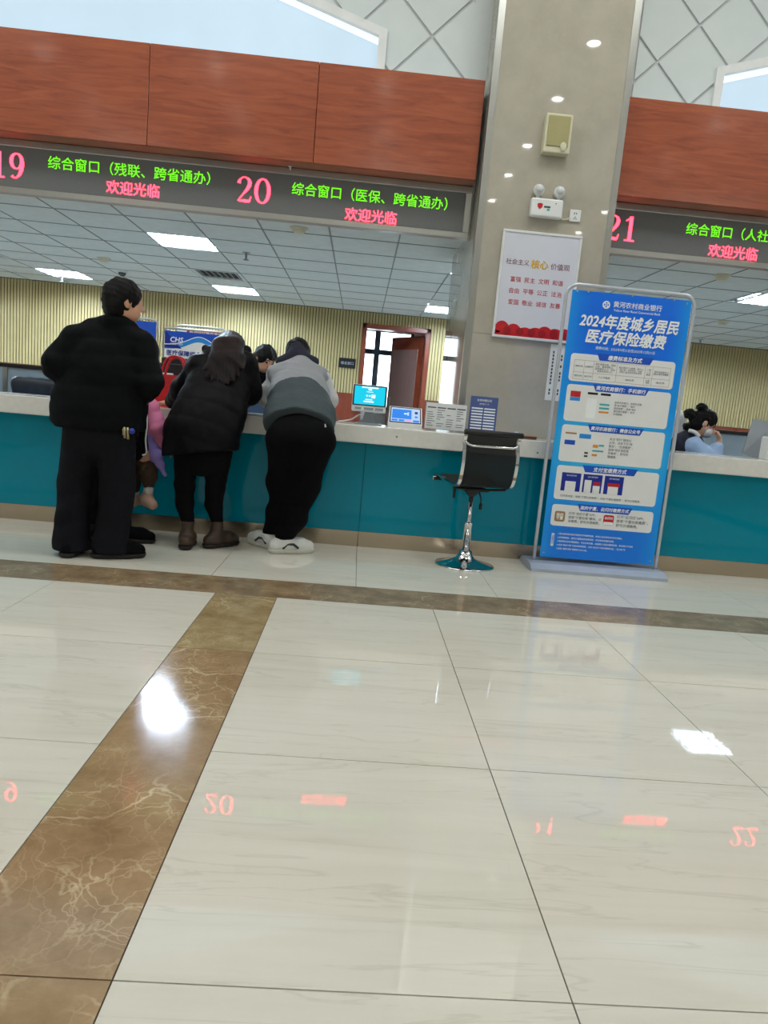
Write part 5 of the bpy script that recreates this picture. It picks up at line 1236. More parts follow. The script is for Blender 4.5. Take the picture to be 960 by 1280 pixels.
# ---------------------------------------------------------------- man in black, standing
def man_black():
    t = thing('person', 'man in black padded jacket and dark trousers standing with his back turned', 'person', (-1.47, 4.05, 0))
    hf = nrmv([0.80, 0.60, -0.06]); R = rotm(hf)
    J = dict(head=V3(-1.345, 4.05, 1.448), R=R, hs=1.0, neck=V3(-1.395, 4.045, 1.325), chest=V3(-1.425, 4.06, 1.13), waist=V3(-1.45, 4.06, 0.92), pelvis=V3(-1.46, 4.05, 0.78), front=V3(0, 1, 0),
             shL=V3(-1.60, 4.06, 1.235), shR=V3(-1.235, 4.06, 1.235), elL=V3(-1.69, 4.02, 1.07), elR=V3(-1.185, 4.03, 1.01), wrL=V3(-1.60, 4.24, 0.98), wrR=V3(-1.26, 4.25, 0.97),
             hdL=V3(0.6, 0.7, -0.1), hdR=V3(-0.5, 0.8, 0), huL=V3(0, 0.2, 1), huR=V3(0, 0.2, 1), hiL=V3(-1.555, 4.05, 0.74), hiR=V3(-1.365, 4.05, 0.74), knL=V3(-1.60, 4.06, 0.41), knR=V3(-1.365, 4.08, 0.41),
             anL=V3(-1.60, 4.05, 0.075), anR=V3(-1.385, 4.06, 0.075), ftL=V3(-0.1, 1, 0), ftR=V3(0.8, 0.55, 0))
    part(t, 'body', body_mesh(J, 0.95), None)
    part(t, 'hair', hair_cap(J['head'], R, 1.03, face=0.05, drop=-0.015, nape=-0.09), None)
    fr = (V3(0, 1, 0), 0.66)
    s = SD(0.04)
    s.chain([V3(-1.475, 4.05, 0.72), V3(-1.465, 4.05, 0.86), V3(-1.43, 4.05, 1.06), V3(-1.42, 4.055, 1.17)], [0.258, 0.25, 0.215, 0.175], fr)
    s.chain([V3(-1.595, 4.055, 1.232), V3(-1.50, 4.055, 1.268), V3(-1.395, 4.05, 1.285), V3(-1.32, 4.055, 1.268), V3(-1.245, 4.055, 1.232)], [0.070, 0.068, 0.07, 0.068, 0.070])
    s.chain([V3(-1.605, 4.055, 1.215), V3(-1.682, 4.02, 1.075), V3(-1.60, 4.20, 0.965)], [0.082, 0.078, 0.06], None, 0.03)
    s.chain([V3(-1.24, 4.055, 1.215), V3(-1.19, 4.025, 1.02), V3(-1.265, 4.22, 0.965)], [0.082, 0.075, 0.06], None, 0.03)
    s.chain([V3(-1.435, 4.02, 1.325), V3(-1.39, 3.995, 1.332), V3(-1.345, 4.02, 1.33), V3(-1.335, 4.07, 1.325)], [0.032, 0.034, 0.032, 0.03], None, 0.03)
    w1 = wrinkle(0.009, 22, 5); w2 = wrinkle(0.004, 60, 8)
    s.disp = lambda P: w1(P) + w2(P) - 0.006 * np.sqrt(np.abs(np.sin(math.pi * (P[:, 2] - 0.03 * P[:, 0]) / 0.085)))
    s.cut(V3(-1.72, 4.05, 0.775), V3(-0.55, 0, -1)); s.cut(V3(-1.45, 4.05, 0.742), V3(0.02, 0, -1))
    part(t, 'jacket', s.mesh('jacket', 0.010, ['black_puffer']), None)
    s = SD(0.04); fl = (V3(0, 1, 0), 0.78)
    s.chain([V3(-1.46, 4.05, 0.86), V3(-1.46, 4.05, 0.74)], [0.17, 0.182], fl)
    s.chain([V3(-1.548, 4.05, 0.72), V3(-1.59, 4.055, 0.42), V3(-1.595, 4.04, 0.10), V3(-1.60, 4.04, 0.03)], [0.112, 0.092, 0.095, 0.10], None, 0.025)
    s.chain([V3(-1.372, 4.05, 0.72), V3(-1.355, 4.075, 0.42), V3(-1.375, 4.06, 0.11), V3(-1.375, 4.06, 0.05)], [0.114, 0.095, 0.094, 0.098], None, 0.025)
    w3 = wrinkle(0.014, 26, 11); s.disp = lambda P: w3(P) * (0.4 + 0.8 * np.clip((0.45 - P[:, 2]) / 0.45, 0, 1))
    s.cut(V3(0, 0, 0.032), V3(0, 0, -1))
    part(t, 'trousers', s.mesh('trousers', 0.010, ['charcoal_cloth']), None)
    shoe_parts(t, (-1.60, 4.03), (-0.12, 1), 0.25, 'black_cloth', 'boot_sole', 0.048)
    shoe_parts(t, (-1.38, 4.04), (0.85, 0.35), 0.255, 'black_cloth', 'boot_sole', 0.05)
    p = at(158, 541, 3.905); k = part(t, 'keys', MB().tube([p + V3(-0.012, 0, 0.03), p + V3(-0.006, 0, -0.03)], 0.007, 6).tube([p + V3(0.004, 0.004, 0.03), p + V3(0.010, 0.002, -0.035)], 0.007, 6).tube([p + V3(-0.02, 0.004, 0.02), p + V3(-0.016, 0.002, -0.015)], 0.005, 6), 'key_brass')
    q = at(165, 539, 3.905); sub(k, 'key_fob', MB().ball(tuple(q), 0.017, 12, 8), 'key_blue')
man_black()

# ---------------------------------------------------------------- parent hidden behind him, and the child carried
def parent_and_child():
    t = thing('person', 'adult in black with white piping, almost hidden behind the man, holding the child', 'person', (-1.55, 4.52, 0))
    R = rotm([0.3, 0.9, -0.35])
    J = dict(head=V3(-1.66, 4.64, 1.24), R=R, hs=0.94, neck=V3(-1.645, 4.58, 1.14), chest=V3(-1.62, 4.56, 1.0), waist=V3(-1.59, 4.54, 0.86), pelvis=V3(-1.56, 4.52, 0.76), front=V3(0, 1, 0),
             shL=V3(-1.76, 4.56, 1.07), shR=V3(-1.50, 4.56, 1.07), elL=V3(-1.77, 4.60, 0.88), elR=V3(-1.42, 4.62, 0.86), wrL=V3(-1.60, 4.74, 0.84), wrR=V3(-1.31, 4.72, 0.70),
             hdL=V3(0.8, 0.3, 0), hdR=V3(0.5, 0.3, 0.1), huL=V3(0, 0, -1), huR=V3(0, 0, -1), hiL=V3(-1.62, 4.52, 0.72), hiR=V3(-1.48, 4.52, 0.72), knL=V3(-1.62, 4.54, 0.41), knR=V3(-1.47, 4.53, 0.41),
             anL=V3(-1.65, 4.53, 0.075), anR=V3(-1.455, 4.50, 0.075), ftL=V3(-0.2, 1, 0), ftR=V3(0.98, 0.1, 0))
    part(t, 'body', body_mesh(J, 0.86), None)
    part(t, 'hair', hair_cap(J['head'], R, 0.98), None)
    s = SD(0.05)
    s.chain([V3(-1.555, 4.52, 0.68), V3(-1.58, 4.54, 0.86), V3(-1.62, 4.56, 1.0)], [0.165, 0.165, 0.15], (V3(0, 1, 0), 0.7))
    s.chain([V3(-1.75, 4.56, 1.06), V3(-1.64, 4.57, 1.11), V3(-1.51, 4.56, 1.06)], [0.06, 0.055, 0.06])
    s.chain([V3(-1.76, 4.56, 1.06), V3(-1.77, 4.60, 0.88), V3(-1.62, 4.72, 0.85)], [0.062, 0.055, 0.044], None, 0.03)
    s.chain([V3(-1.50, 4.56, 1.06), V3(-1.42, 4.62, 0.87), V3(-1.33, 4.71, 0.71)], [0.062, 0.056, 0.046], None, 0.03)
    s.disp = wrinkle(0.008, 35, 21); s.cut(V3(0, 0, 0.64), V3(0, 0, -1))
    jk = part(t, 'jacket', s.mesh('jacket', 0.011, ['black_puffer']), None)
    s = SD(0.02); a = [at(x, y, 4.53) for x, y in ((180, 500), (179, 530), (179, 560), (172, 570))]; s.chain(a, [0.03, 0.03, 0.03, 0.03], (V3(0, 1, 0), 0.5))
    sub(jk, 'jacket_flap', s.mesh('jacket_flap', 0.008, ['black_puffer']), None)
    a = [at(x, y, 4.505) for x, y in ((183, 505), (184, 530), (182, 550), (183, 566), (178, 569))]
    sub(jk, 'piping', MB().tube(smooth_path(a), 0.0055, 8), 'white_cloth')
    s = SD(0.04)
    s.chain([V3(-1.555, 4.52, 0.80), V3(-1.55, 4.52, 0.72)], [0.14, 0.145], (V3(0, 1, 0), 0.78))
    s.chain([V3(-1.62, 4.52, 0.70), V3(-1.62, 4.54, 0.42), V3(-1.65, 4.53, 0.10)], [0.084, 0.068, 0.056], None, 0.025)
    s.chain([V3(-1.485, 4.52, 0.70), V3(-1.475, 4.53, 0.42), V3(-1.458, 4.50, 0.11)], [0.084, 0.066, 0.054], None, 0.025)
    s.disp = wrinkle(0.008, 40, 23); s.cut(V3(0, 0, 0.055), V3(0, 0, -1))
    tr = part(t, 'trousers', s.mesh('trousers', 0.011, ['black_cloth']), None)
    sub(tr, 'drawcord', MB().tube([at(158, 635, 4.42), at(158, 655, 4.415), at(156, 664, 4.41)], 0.003, 6).ball(tuple(at(156, 666, 4.41)), 0.009, 8, 6), 'white_cloth')
    shoe_parts(t, (-1.65, 4.51), (-0.2, 1), 0.24, 'black_cloth', 'boot_sole', 0.044)
    shoe_parts(t, (-1.44, 4.50), (1.0, 0.06), 0.25, 'black_cloth', 'boot_sole', 0.044)
    # child on the arm, facing the counter
    Y = 4.60
    c = thing('child', 'small child in pink jacket and lavender vest carried at the counter', 'child', at(183, 633, Y))
    R = rotm([0.45, 0.85, -0.2])
    sh = at(178, 508, Y); 
    J = dict(head=at(172, 470, 4.70), R=R, hs=0.82, neck=at(173, 495, 4.67), chest=at(174, 518, 4.65), waist=at(174, 540, 4.63), pelvis=at(174, 560, 4.62), front=V3(0.3, 0.9, 0),
             shL=at(163, 508, 4.68), shR=at(187, 508, 4.62), elL=at(160, 530, 4.72), elR=at(199, 540, 4.60), wrL=at(165, 540, 4.80), wrR=at(209, 559, 4.60),
             hdL=V3(0.2, 1, 0.2), hdR=V3(0.7, 0.1, -0.8), huL=V3(0, 0, 1), huR=V3(0.8, 0, 0.6), hiL=at(169, 568, 4.64), hiR=at(180, 568, 4.58), knL=at(172, 590, 4.70), knR=at(184, 592, 4.62),
             anL=at(168, 622, 4.70), anR=at(184, 620, 4.60), ftL=V3(0.3, 0.9, 0), ftR=V3(0.35, -0.25, 0), curlR=0.9)
    part(c, 'body', body_mesh(J, 0.56, 0.006), None)
    part(c, 'hair', hair_cap(J['head'], R, 0.86), None)
    s = SD(0.04)
    s.chain([at(175, 535, 4.63), at(176, 512, 4.65)], [0.085, 0.075])
    s.chain([at(187, 507, 4.62), at(196, 535, 4.60), at(203, 553, 4.60)], [0.05, 0.056, 0.042]); s.chain([at(163, 507, 4.68), at(160, 530, 4.72), at(165, 538, 4.78)], [0.045, 0.045, 0.034])
    wk = wrinkle(0.008, 45, 31); ax = nrmv(at(203, 553, 4.6) - at(187, 507, 4.62))
    s.disp = lambda P: wk(P) - 0.007 * np.sqrt(np.abs(np.sin(math.pi * (P @ ax) / 0.075)))
    part(c, 'jacket', s.mesh('jacket', 0.008, ['pink_puffer']), None)
    s = SD(0.03)
    s.chain([at(185, 545, 4.575), at(194, 566, 4.575), at(206, 594, 4.58)], [0.05, 0.045, 0.012], (V3(0, 1, 0), 0.6)); s.cap(at(178, 548, 4.59), at(187, 572, 4.60), 0.06, 0.03, (V3(0, 1, 0), 0.7))
    s.disp = wrinkle(0.009, 60, 33)
    part(c, 'vest', s.mesh('vest', 0.007, ['lavender']), None)
    s = SD(0.03)
    s.chain([at(175, 562, 4.62), at(183, 585, 4.61), at(186, 596, 4.61), at(186, 607, 4.60)], [0.075, 0.062, 0.05, 0.032]); s.chain([at(168, 566, 4.66), at(170, 590, 4.70), at(168, 612, 4.70)], [0.06, 0.05, 0.034])
    s.disp = wrinkle(0.008, 70, 35)
    part(c, 'trousers', s.mesh('trousers', 0.008, ['brown_pants']), None)
    for (p0, p1, tip, nm) in ((at(186, 608, 4.60), at(185, 615, 4.60), at(191, 631, 4.575), 'R'), (at(168, 612, 4.70), at(168, 617, 4.70), at(166, 627, 4.73), 'L')):
        part(c, 'sock', MB().tube([p0, p1 + V3(0, 0, -0.01)], [0.032, 0.033], 12), 'white_cloth')
        s = SD(0.02); hl = p1 + V3(-0.012, 0.012, -0.05); s.chain([p1 + V3(0, 0, -0.01), hl, tip], [0.033, 0.041, 0.032]); o = part(c, 'shoe', s.mesh('shoe', 0.005, ['child_shoe']), None)
        sub(o, 'sole', MB().tube([hl + V3(-0.02, 0, -0.022), tip + V3(0.006, 0, -0.02)], [0.022, 0.016], 10), 'print_tan')
parent_and_child()

# ---------------------------------------------------------------- woman leaning on the worktop
def woman():
    t = thing('person', 'long haired woman in black hooded puffer jacket leaning over the counter', 'person', (-0.96, 4.46, 0))
    R = rotm([0.30, 0.80, -0.55], (0.12, 0.45, 1))
    hd = at(289, 438, 4.90)
    J = dict(head=hd, R=R, hs=0.96, neck=at(283, 455, 4.80), chest=at(276, 480, 4.70), waist=at(260, 520, 4.53), pelvis=at(253, 555, 4.46), front=V3(0.1, 0.85, -0.5),
             shL=at(248, 458, 4.74), shR=at(309, 455, 4.74), elL=at(226, 488, 4.82), elR=at(314, 495, 4.84), wrL=at(211, 503, 4.95), wrR=at(298, 505, 5.05),
             hdL=V3(-0.55, 0.6, -0.02), hdR=V3(-0.4, 0.8, 0), huL=V3(0, 0, 1), huR=V3(0, 0, 1), hiL=at(234, 565, 4.45), hiR=at(274, 568, 4.46), knL=at(232, 610, 4.50), knR=at(270, 612, 4.52),
             legs=0.72, anL=V3(-1.035, 4.47, 0.08), anR=V3(-0.865, 4.55, 0.08), ftL=V3(-0.15, 0.9, 0), ftR=V3(0.35, 0.9, 0), curlL=0.25)
    J['wrL'][2] = WZ + 0.035; J['wrR'][2] = WZ + 0.05
    part(t, 'body', body_mesh(J, 0.88, 0.007), None)
    # hair: cap plus long fall down the back
    def ex(s, L): pass
    s = SD(0.03)
    L = lambda x, y, z: hd + R @ np.array([x, y, z])
    s.ell(L(0, -0.012, 0.024), np.array([0.088, 0.102, 0.104]), R); s.ell(L(0, -0.05, -0.03), np.array([0.082, 0.07, 0.10]), R)
    fl = (V3(0.05, 1, 0.35), 0.45)
    top = L(0, -0.05, 0.03)
    for k, (x, y2, xm) in enumerate(((254, 462, 268), (258, 471, 271), (264, 477, 274), (271, 480, 278), (278, 481, 282), (285, 480, 287), (292, 477, 291), (299, 470, 296), (304, 461, 300))):
        s.chain([top, at(285 + (xm - 285) * 0.55, 433, 4.735), at(283 + (xm - 283) * 0.95, 450, 4.605), at(x, y2, 4.505)], [0.055, 0.05, 0.038, 0.008], None, 0.03)
    q = nrmv(np.cross(V3(0, 0, 1), V3(0, 1, 0)))
    wn_ = wrinkle(0.004, 45, 41); s.disp = lambda P: wn_(P) + 0.0015 * np.sin(P[:, 0] * 300 + 40 * P[:, 2])
    s.cut(L(0, 0.05, -0.02), R @ nrmv([0, 0.88, -0.46]))
    part(t, 'hair', s.mesh('hair', 0.007, ['hair_brown']), None)
    s = SD(0.05); fr = (nrmv([0.05, 0.9, -0.42]), 0.62)
    s.chain([at(250, 566, 4.44), at(253, 540, 4.47), at(262, 515, 4.53), at(272, 488, 4.64), at(279, 468, 4.72)], [0.228, 0.226, 0.215, 0.198, 0.165], fr)
    s.chain([at(250, 458, 4.74), at(280, 448, 4.79), at(307, 455, 4.74)], [0.072, 0.078, 0.075])
    s.chain([at(250, 460, 4.73), at(227, 487, 4.80), at(216, 501, 4.90)], [0.078, 0.068, 0.048], None, 0.03)
    s.chain([at(307, 457, 4.73), at(311, 490, 4.76), at(302, 503, 4.98)], [0.078, 0.078, 0.05], None, 0.03)
    s.chain([at(258, 437, 4.83), at(272, 447, 4.74), at(292, 450, 4.73), at(308, 440, 4.82)], [0.030, 0.045, 0.045, 0.032], None, 0.03)
    w1 = wrinkle(0.012, 20, 43); w2 = wrinkle(0.004, 55, 44); ax = nrmv(at(279, 468, 4.72) - at(250, 566, 4.44))
    s.disp = lambda P: w1(P) + w2(P) - 0.007 * np.sqrt(np.abs(np.sin(math.pi * (P @ ax + 0.12 * P[:, 0]) / 0.13)))
    s.cut(at(253, 566, 4.40), V3(0.16, -0.10, -1))
    part(t, 'jacket', s.mesh('jacket', 0.010, ['black_shell']), None)
    s = SD(0.03)
    s.chain([at(253, 555, 4.46), at(253, 568, 4.46)], [0.14, 0.14], (V3(0, 1, 0), 0.75))
    s.chain([at(233, 562, 4.45), at(231, 607, 4.50), at(231, 630, 4.47), V3(-1.035, 4.47, 0.16)], [0.082, 0.062, 0.056, 0.04], None, 0.02)
    s.chain([at(274, 566, 4.46), at(269, 610, 4.53), at(267, 630, 4.54), V3(-0.868, 4.55, 0.17)], [0.084, 0.062, 0.056, 0.04], None, 0.02)
    s.disp = wrinkle(0.004, 60, 45); s.cut(V3(0, 0, 0.12), V3(0, 0, -1))
    part(t, 'leggings', s.mesh('leggings', 0.009, ['legging']), None)
    for an, ft in (((-1.037, 4.46), (-0.12, -0.0)), ((-0.868, 4.545), (0.5, 0.8))):
        ftv = (-0.10, 0.95) if an[0] < -1 else (0.62, 0.75)
        o, f, r, g, tip = shoe_parts(t, an, ftv, 0.245, 'boot_leather', 'boot_sole', 0.046, 0.075, 'boot')
        lc = MB()
        for k in range(3):
            z = 0.085 + 0.022 * k; c_ = g + f * (0.048 - 0.004 * k); lc.tube([c_ - r * 0.02 + V3(0, 0, z), c_ + f * 0.004 + V3(0, 0, z + 0.004), c_ + r * 0.02 + V3(0, 0, z)], 0.004, 6)
        sub(o, 'lace', lc, 'boot_sole')
woman()

# ---------------------------------------------------------------- person in the two tone grey jacket, bent over the worktop
def grey():
    t = thing('person', 'person in two tone grey jacket and black trousers bent over the counter', 'person', (-0.43, 4.58, 0))
    R = rotm([0.05, 0.75, -0.65], (0, 0.6, 0.8))
    hd = at(372, 445, 5.12)
    J = dict(head=hd, R=R, hs=0.98, neck=at(372, 455, 5.0), chest=at(373, 480, 4.86), waist=at(375, 512, 4.64), pelvis=at(376, 540, 4.50), front=V3(0, 0.6, -0.8),
             shL=at(345, 470, 4.92), shR=at(402, 473, 4.92), elL=at(333, 500, 4.98), elR=at(412, 503, 4.98), wrL=at(345, 512, 5.15), wrR=at(398, 512, 5.15),
             hdL=V3(0.4, 0.8, 0), hdR=V3(-0.4, 0.8, 0), huL=V3(0, 0, 1), huR=V3(0, 0, 1), hiL=at(357, 548, 4.48), hiR=at(395, 550, 4.48), knL=at(354, 608, 4.60), knR=at(378, 612, 4.56),
             anL=V3(-0.525, 4.66, 0.08), anR=V3(-0.425, 4.55, 0.08), ftL=V3(-0.4, 0.8, 0), ftR=V3(0.7, 0.5, 0))
    for k in 'LR': J['wr' + k][2] = WZ + 0.045; 
    part(t, 'body', body_mesh(J, 0.92, 0.007), None)
    part(t, 'hair', hair_cap(hd, R, 1.0, face=0.06), None)
    # jacket body
    s = SD(0.05); sp = nrmv(at(373, 470, 4.88) - at(376, 535, 4.47)); bkd = nrmv(np.cross(V3(1, 0, 0), sp)); fr = (bkd, 0.66)
    s.chain([at(375, 538, 4.475), at(375, 520, 4.56), at(374, 495, 4.72), at(373, 474, 4.86)], [0.222, 0.216, 0.198, 0.172], fr)
    s.chain([at(347, 470, 4.90), at(373, 461, 4.95), at(400, 472, 4.90)], [0.072, 0.085, 0.072], None, 0.04)
    w1 = wrinkle(0.014, 20, 51); w2 = wrinkle(0.005, 55, 52); s.disp = lambda P: w1(P) + w2(P)
    hem_p = at(376, 504, 4.38)
    s.cut(hem_p, nrmv([0.0, -0.84, -0.54]))
    s.cut(at(372, 543, 4.6), V3(0, 0, -1))
    c0 = at(374, 487, 4.62)
    def pick(c):
        # pale yoke over a dark back, arched border
        zz = (c - c0) @ sp; xx = c[:, 0] - at(374, 480, 4.7)[0]
        return (zz > 0.085 - 1.9 * xx * xx).astype(int)
    part(t, 'jacket', s.mesh('jacket', 0.009, ['vest_dark', 'vest_light'], pick), None)
    for k, pts in (('L', ((347, 470, 4.90), (334, 497, 4.94), (345, 511, 5.12))), ('R', ((400, 472, 4.90), (410, 500, 4.94), (398, 511, 5.12)))):
        s = SD(0.03); P = [at(*q) for q in pts]; P[2][2] = WZ + 0.05; s.chain(P, [0.072, 0.066, 0.048]); s.disp = wrinkle(0.010, 40, 53)
        part(t, 'sleeve', s.mesh('sleeve', 0.009, ['sleeve_white']), None)
    s = SD(0.04); s.chain([at(352, 453, 4.98), at(372, 447, 5.0), at(391, 453, 4.98)], [0.042, 0.06, 0.042]); s.cap(at(371, 438, 5.04), at(372, 450, 4.99), 0.055, 0.06)
    s.disp = wrinkle(0.006, 40, 55)
    part(t, 'collar', s.mesh('collar', 0.009, ['navy_cloth']), None)
    s = SD(0.05)
    s.chain([at(376, 532, 4.52), at(376, 548, 4.47)], [0.15, 0.17], (V3(0, 0.9, -0.4), 0.85))
    s.cap(at(358, 548, 4.45), at(394, 550, 4.45), 0.125, 0.125)
    s.chain([at(358, 552, 4.46), at(353, 605, 4.58), at(350, 640, 4.62), V3(-0.528, 4.66, 0.11)], [0.118, 0.096, 0.080, 0.058], None, 0.04)
    s.chain([at(394, 555, 4.46), at(379, 610, 4.55), at(368, 645, 4.55), V3(-0.43, 4.55, 0.10)], [0.118, 0.098, 0.080, 0.060], None, 0.04)
    w3 = wrinkle(0.016, 24, 57); s.disp = lambda P: w3(P) * np.clip(1.2 - P[:, 2], 0.4, 1.2); s.cut(V3(0, 0, 0.085), V3(0, 0, -1))
    tr = part(t, 'trousers', s.mesh('trousers', 0.010, ['black_cloth']), None)
    p = at(406, 534, 4.37); sub(tr, 'logo_mark', MB().tube([p + V3(0.0, 0, 0.02), p + V3(0.004, 0, 0.0)], [0.003, 0.006], 6).tube([p + V3(-0.012, 0.0, -0.018), p + V3(0.008, 0, -0.022)], 0.005, 6), 'white_cloth')
    for an, ftv in (((-0.53, 4.655), (-0.62, 0.55)), ((-0.425, 4.54), (0.82, 0.35))):
        o, f, r, g, tip = shoe_parts(t, an, ftv, 0.265, 'sneaker', 'sneaker_sole', 0.05, 0.0, 'sneaker')
        # outer side that faces the hall
        sd = r if r[1] < 0 else -r
        m = MB(); b0 = g + sd * 0.051
        m.tube([b0 - f * 0.02 + V3(0, 0, 0.036), b0 + f * 0.01 + V3(0, 0, 0.066), b0 + f * 0.05 + sd * 0.004 + V3(0, 0, 0.066), b0 + f * 0.085 + sd * 0.002 + V3(0, 0, 0.04)], 0.008, 6)
        sub(o, 'stripe', m, 'sneaker_dark')
        m = MB()
        for k in range(3):
            c_ = g + f * (0.05 + 0.025 * k) + V3(0, 0, 0.104 - 0.007 * k); m.tube([c_ - r * 0.022 - V3(0, 0, 0.006), c_ + V3(0, 0, 0.002), c_ + r * 0.022 - V3(0, 0, 0.006)], 0.004, 6)
        sub(o, 'lace', m, 'sneaker_dark')
grey()

# ---------------------------------------------------------------- clerks behind the counter
def face_bits(t, c, R, sc, mouth=True):
    L = lambda x, y, z: c + R @ (np.array([x, y, z]) * sc)
    for q in (-1, 1):
        part(t, 'eye', MB().ball(tuple(L(q * 0.031, 0.081, 0.004)), 0.011 * sc, 10, 8), 'print_black')
        part(t, 'eyebrow', MB().tube([L(q * 0.016, 0.093, 0.026), L(q * 0.032, 0.092, 0.030), L(q * 0.048, 0.080, 0.025)], 0.0042 * sc, 6), 'hair')
    if mouth: part(t, 'lips', MB().tube([L(-0.022, 0.086, -0.056), L(0, 0.094, -0.054), L(0.022, 0.086, -0.056)], 0.005 * sc, 6), 'lip')
def clerk_seated(t, hd, R, base, front, arms, sc=0.9):
    """sits at the desk; returns joints"""
    f = nrmv(front); r = V3(f[1], -f[0], 0)
    J = dict(head=hd, R=R, hs=0.95, neck=hd - R[:, 2] * 0.125 - R[:, 1] * 0.03, front=f, pelvis=V3(base[0], base[1], 0.56))
    J['chest'] = J['neck'] * 0.62 + J['pelvis'] * 0.38; J['waist'] = J['neck'] * 0.3 + J['pelvis'] * 0.7
    for k, q in (('L', -1), ('R', 1)):
        J['sh' + k] = J['neck'] + r * q * 0.155 - V3(0, 0, 0.065); J['hi' + k] = J['pelvis'] + r * q * 0.09
        J['kn' + k] = J['hi' + k] + f * 0.36 - V3(0, 0, 0.04); J['an' + k] = J['kn' + k] + f * 0.02 - V3(0, 0, 0.44); J['ft' + k] = f
        J['el' + k], J['wr' + k], J['hd' + k], J['hu' + k] = arms[k]
    return J
def clerk_left():
    base = V3(-0.92, 6.42, 0)
    t = thing('person', 'clerk in black bending down behind the counter between the two leaning people', 'person', base)
    R = rotm([0.55, -0.60, -0.42], (0.35, -0.2, 1)); hd = at(331, 449, 6.22)
    c = hd
    J = clerk_seated(t, hd, R, base, (0.15, -1, 0), dict(L=(hd + V3(0.22, 0.05, -0.42), hd + V3(0.12, -0.16, -0.42), V3(0, -1, 0), V3(0, 0, 1)), R=(hd + V3(-0.26, 0.05, -0.42), hd + V3(-0.12, -0.16, -0.42), V3(0, -1, 0), V3(0, 0, 1))))
    for k in 'LR':
        J['wr' + k][2] = 0.80; J['el' + k][2] = 0.84
    J['pelvis'] = V3(base[0], 6.50, 0.60); J['waist'] = V3(base[0], 6.46, 0.80)
    part(t, 'body', body_mesh(J, 0.88, 0.008), None); face_bits(t, hd, R, 0.95)
    part(t, 'hair', hair_cap(hd, R, 1.0, face=0.062, drop=-0.01), None)
    s = SD(0.05); s.chain([J['pelvis'], J['waist'], J['chest'], J['neck'] - V3(0, 0, 0.05)], [0.16, 0.165, 0.165, 0.09], (J['front'], 0.7))
    for k in 'LR': s.chain([J['neck'] - V3(0, 0, 0.05), J['sh' + k], J['el' + k], J['wr' + k]], [0.06, 0.066, 0.055, 0.042])
    s.cap(J['neck'] - V3(0, 0, 0.02), J['neck'] + V3(0, 0, 0.01), 0.066, 0.058)
    s.disp = wrinkle(0.008, 40, 61)
    part(t, 'jacket', s.mesh('jacket', 0.011, ['black_puffer']), None)
    s = SD(0.04); s.cap(J['pelvis'], J['pelvis'] + V3(0, 0, -0.02), 0.15, 0.15)
    for k in 'LR': s.chain([J['hi' + k], J['kn' + k], J['an' + k]], [0.09, 0.07, 0.055])
    s.cut(V3(0, 0, 0.05), V3(0, 0, -1)); part(t, 'trousers', s.mesh('trousers', 0.013, ['black_cloth']), None)
    for k in 'LR': shoe_parts(t, J['an' + k][:2], J['ft' + k][:2], 0.24, 'black_cloth', 'boot_sole', 0.044)
clerk_left()
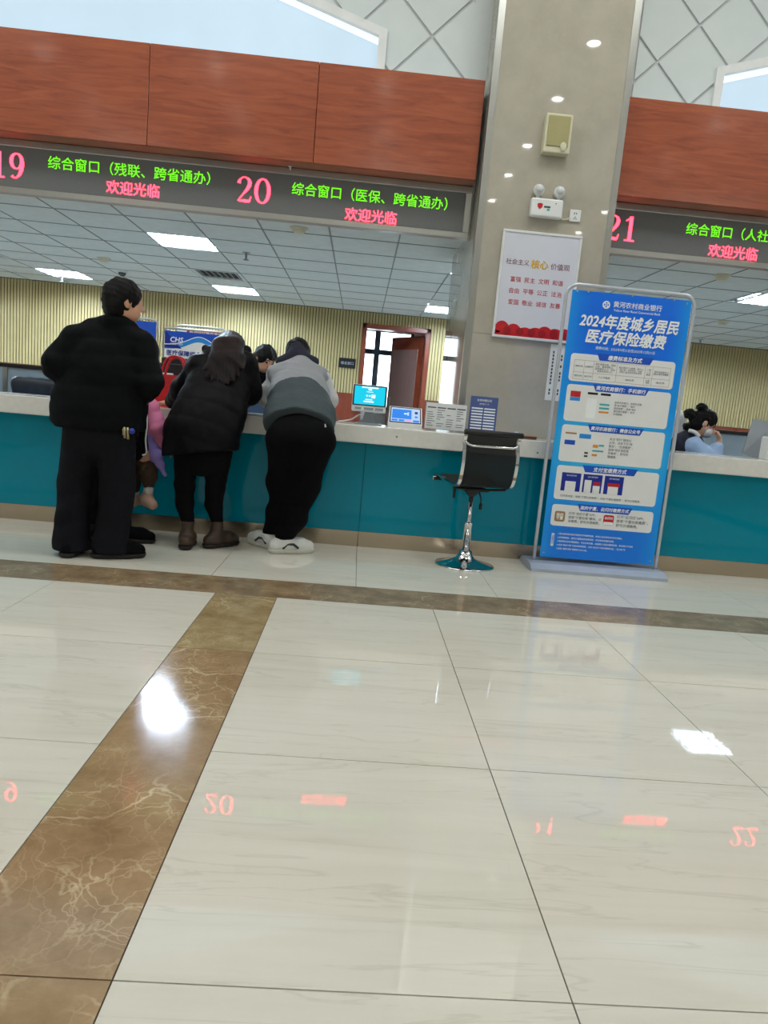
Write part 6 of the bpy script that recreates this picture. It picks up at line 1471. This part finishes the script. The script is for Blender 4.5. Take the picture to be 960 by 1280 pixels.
def clerk_right():
    hd = at(880, 529, 5.95); base = V3(2.84, 6.12, 0)
    t = thing('person', 'seated clerk in navy vest and pale blue shirt resting a fist on the forehead', 'person', base)
    R = rotm([0.90, -0.22, -0.42], (0.4, 0, 1))
    wr = at(896, 549, 5.80)
    J = clerk_seated(t, hd, R, base, (1.0, -0.08, 0), dict(L=(hd + V3(0.16, 0.16, -0.30), hd + V3(0.30, 0.0, -0.33), V3(1, -0.2, 0), V3(0, 0, 1)), R=(at(886, 566, 5.72), wr, V3(-0.25, 0.2, 1.0), V3(0.9, -0.2, 0.2))))
    J['neck'] = at(868, 545, 5.97); J['chest'] = at(857, 560, 6.0); J['pelvis'] = V3(base[0], base[1] + 0.03, 0.56); J['waist'] = J['chest'] * 0.5 + J['pelvis'] * 0.5
    J['shR'] = at(868, 558, 5.84); J['shL'] = at(866, 554, 6.10); J['elR'] = at(893, 570, 5.74); J['elR'][2] = 0.79; J['wrR'] = at(899, 551, 5.78); J['curlR'] = 1.55
    J['elL'][2] = 0.80; J['wrL'][2] = 0.80
    part(t, 'body', body_mesh(J, 0.86, 0.006), None); face_bits(t, hd, R, 0.95, False)
    def ex(s, L): pass
    L = lambda x, y, z: hd + R @ np.array([x, y, z])
    o = part(t, 'hair', hair_cap(hd, R, 0.99, face=0.060, drop=-0.005, nape=-0.10), None)
    s = SD(0.02); b1 = at(877, 509.5, 5.95); b2 = at(862, 517, 5.98); b3 = at(860, 533, 5.98)
    s.ell(b1, V3(0.045, 0.045, 0.034)); s.ell(b2, V3(0.05, 0.05, 0.042)); s.ell(b3, V3(0.04, 0.045, 0.03)); s.cap(b2, hd + V3(-0.05, 0, 0.0), 0.03, 0.05); s.cap(b1, hd + V3(0, 0, 0.06), 0.03, 0.05); s.cap(b3, hd + V3(-0.05, 0, -0.03), 0.03, 0.05)
    s.disp = wrinkle(0.012, 120, 63); sub(o, 'hair_bun', s.mesh('hair_bun', 0.006, ['hair']), None)
    # mask
    s = SD(0.02); s.ell(L(0, 0.055, -0.055), np.array([0.062, 0.056, 0.05]), R); s.cut(L(0, 0.036, -0.05), R @ nrmv([0, -1, 0])); s.cut(L(0, 0.1, -0.016), R @ nrmv([0, 0.25, 1]))
    mk = part(t, 'face_mask', s.mesh('face_mask', 0.005, ['mask_cloth']), None)
    for q in (-1, 1): sub(mk, 'ear_loop', MB().tube([L(q * 0.058, 0.045, -0.03), L(q * 0.08, 0.015, 0.005), L(q * 0.085, -0.02, 0.0), L(q * 0.08, -0.02, -0.03), L(q * 0.055, 0.04, -0.07)], 0.0025, 6), 'mask_cloth')
    s = SD(0.05); s.chain([J['pelvis'], J['waist'], J['chest'], J['neck'] - V3(0, 0, 0.06)], [0.155, 0.16, 0.155, 0.085], (J['front'], 0.75)); s.cap(J['shL'], J['shR'], 0.065, 0.065)
    s.disp = wrinkle(0.006, 40, 65)
    part(t, 'vest', s.mesh('vest', 0.010, ['navy_cloth']), None)
    for k, rad in (('R', (0.078, 0.066, 0.046)), ('L', (0.07, 0.058, 0.044))):
        s = SD(0.03); w_ = J['wr' + k] - nrmv(J['wr' + k] - J['el' + k]) * (0.06 if k == 'R' else 0.03); s.chain([J['sh' + k], J['el' + k], w_], rad); s.disp = wrinkle(0.010, 45, 67)
        part(t, 'sleeve', s.mesh('sleeve', 0.009, ['shirt_blue']), None)
    a_ = at(861, 538, 5.90); b_ = at(874, 546, 5.86); part(t, 'shirt_collar', MB().tube(smooth_path([a_, (a_ + b_) / 2 + V3(0.0, -0.01, 0.012), b_]), 0.016, 8), 'white_cloth')
    s = SD(0.04); s.cap(J['pelvis'], J['pelvis'] + V3(0, 0, -0.02), 0.15, 0.15)
    for k in 'LR': s.chain([J['hi' + k], J['kn' + k], J['an' + k]], [0.09, 0.07, 0.055])
    s.cut(V3(0, 0, 0.05), V3(0, 0, -1)); part(t, 'trousers', s.mesh('trousers', 0.013, ['navy_cloth']), None)
    for k in 'LR': shoe_parts(t, J['an' + k][:2], J['ft' + k][:2], 0.23, 'black_cloth', 'boot_sole', 0.044)
    c = office_chair('white backed office chair of the seated clerk', 3.07, 6.24, float(at(850, 512, 6.28)[2]), math.radians(66), 'white_plastic', 0.22)
clerk_right()
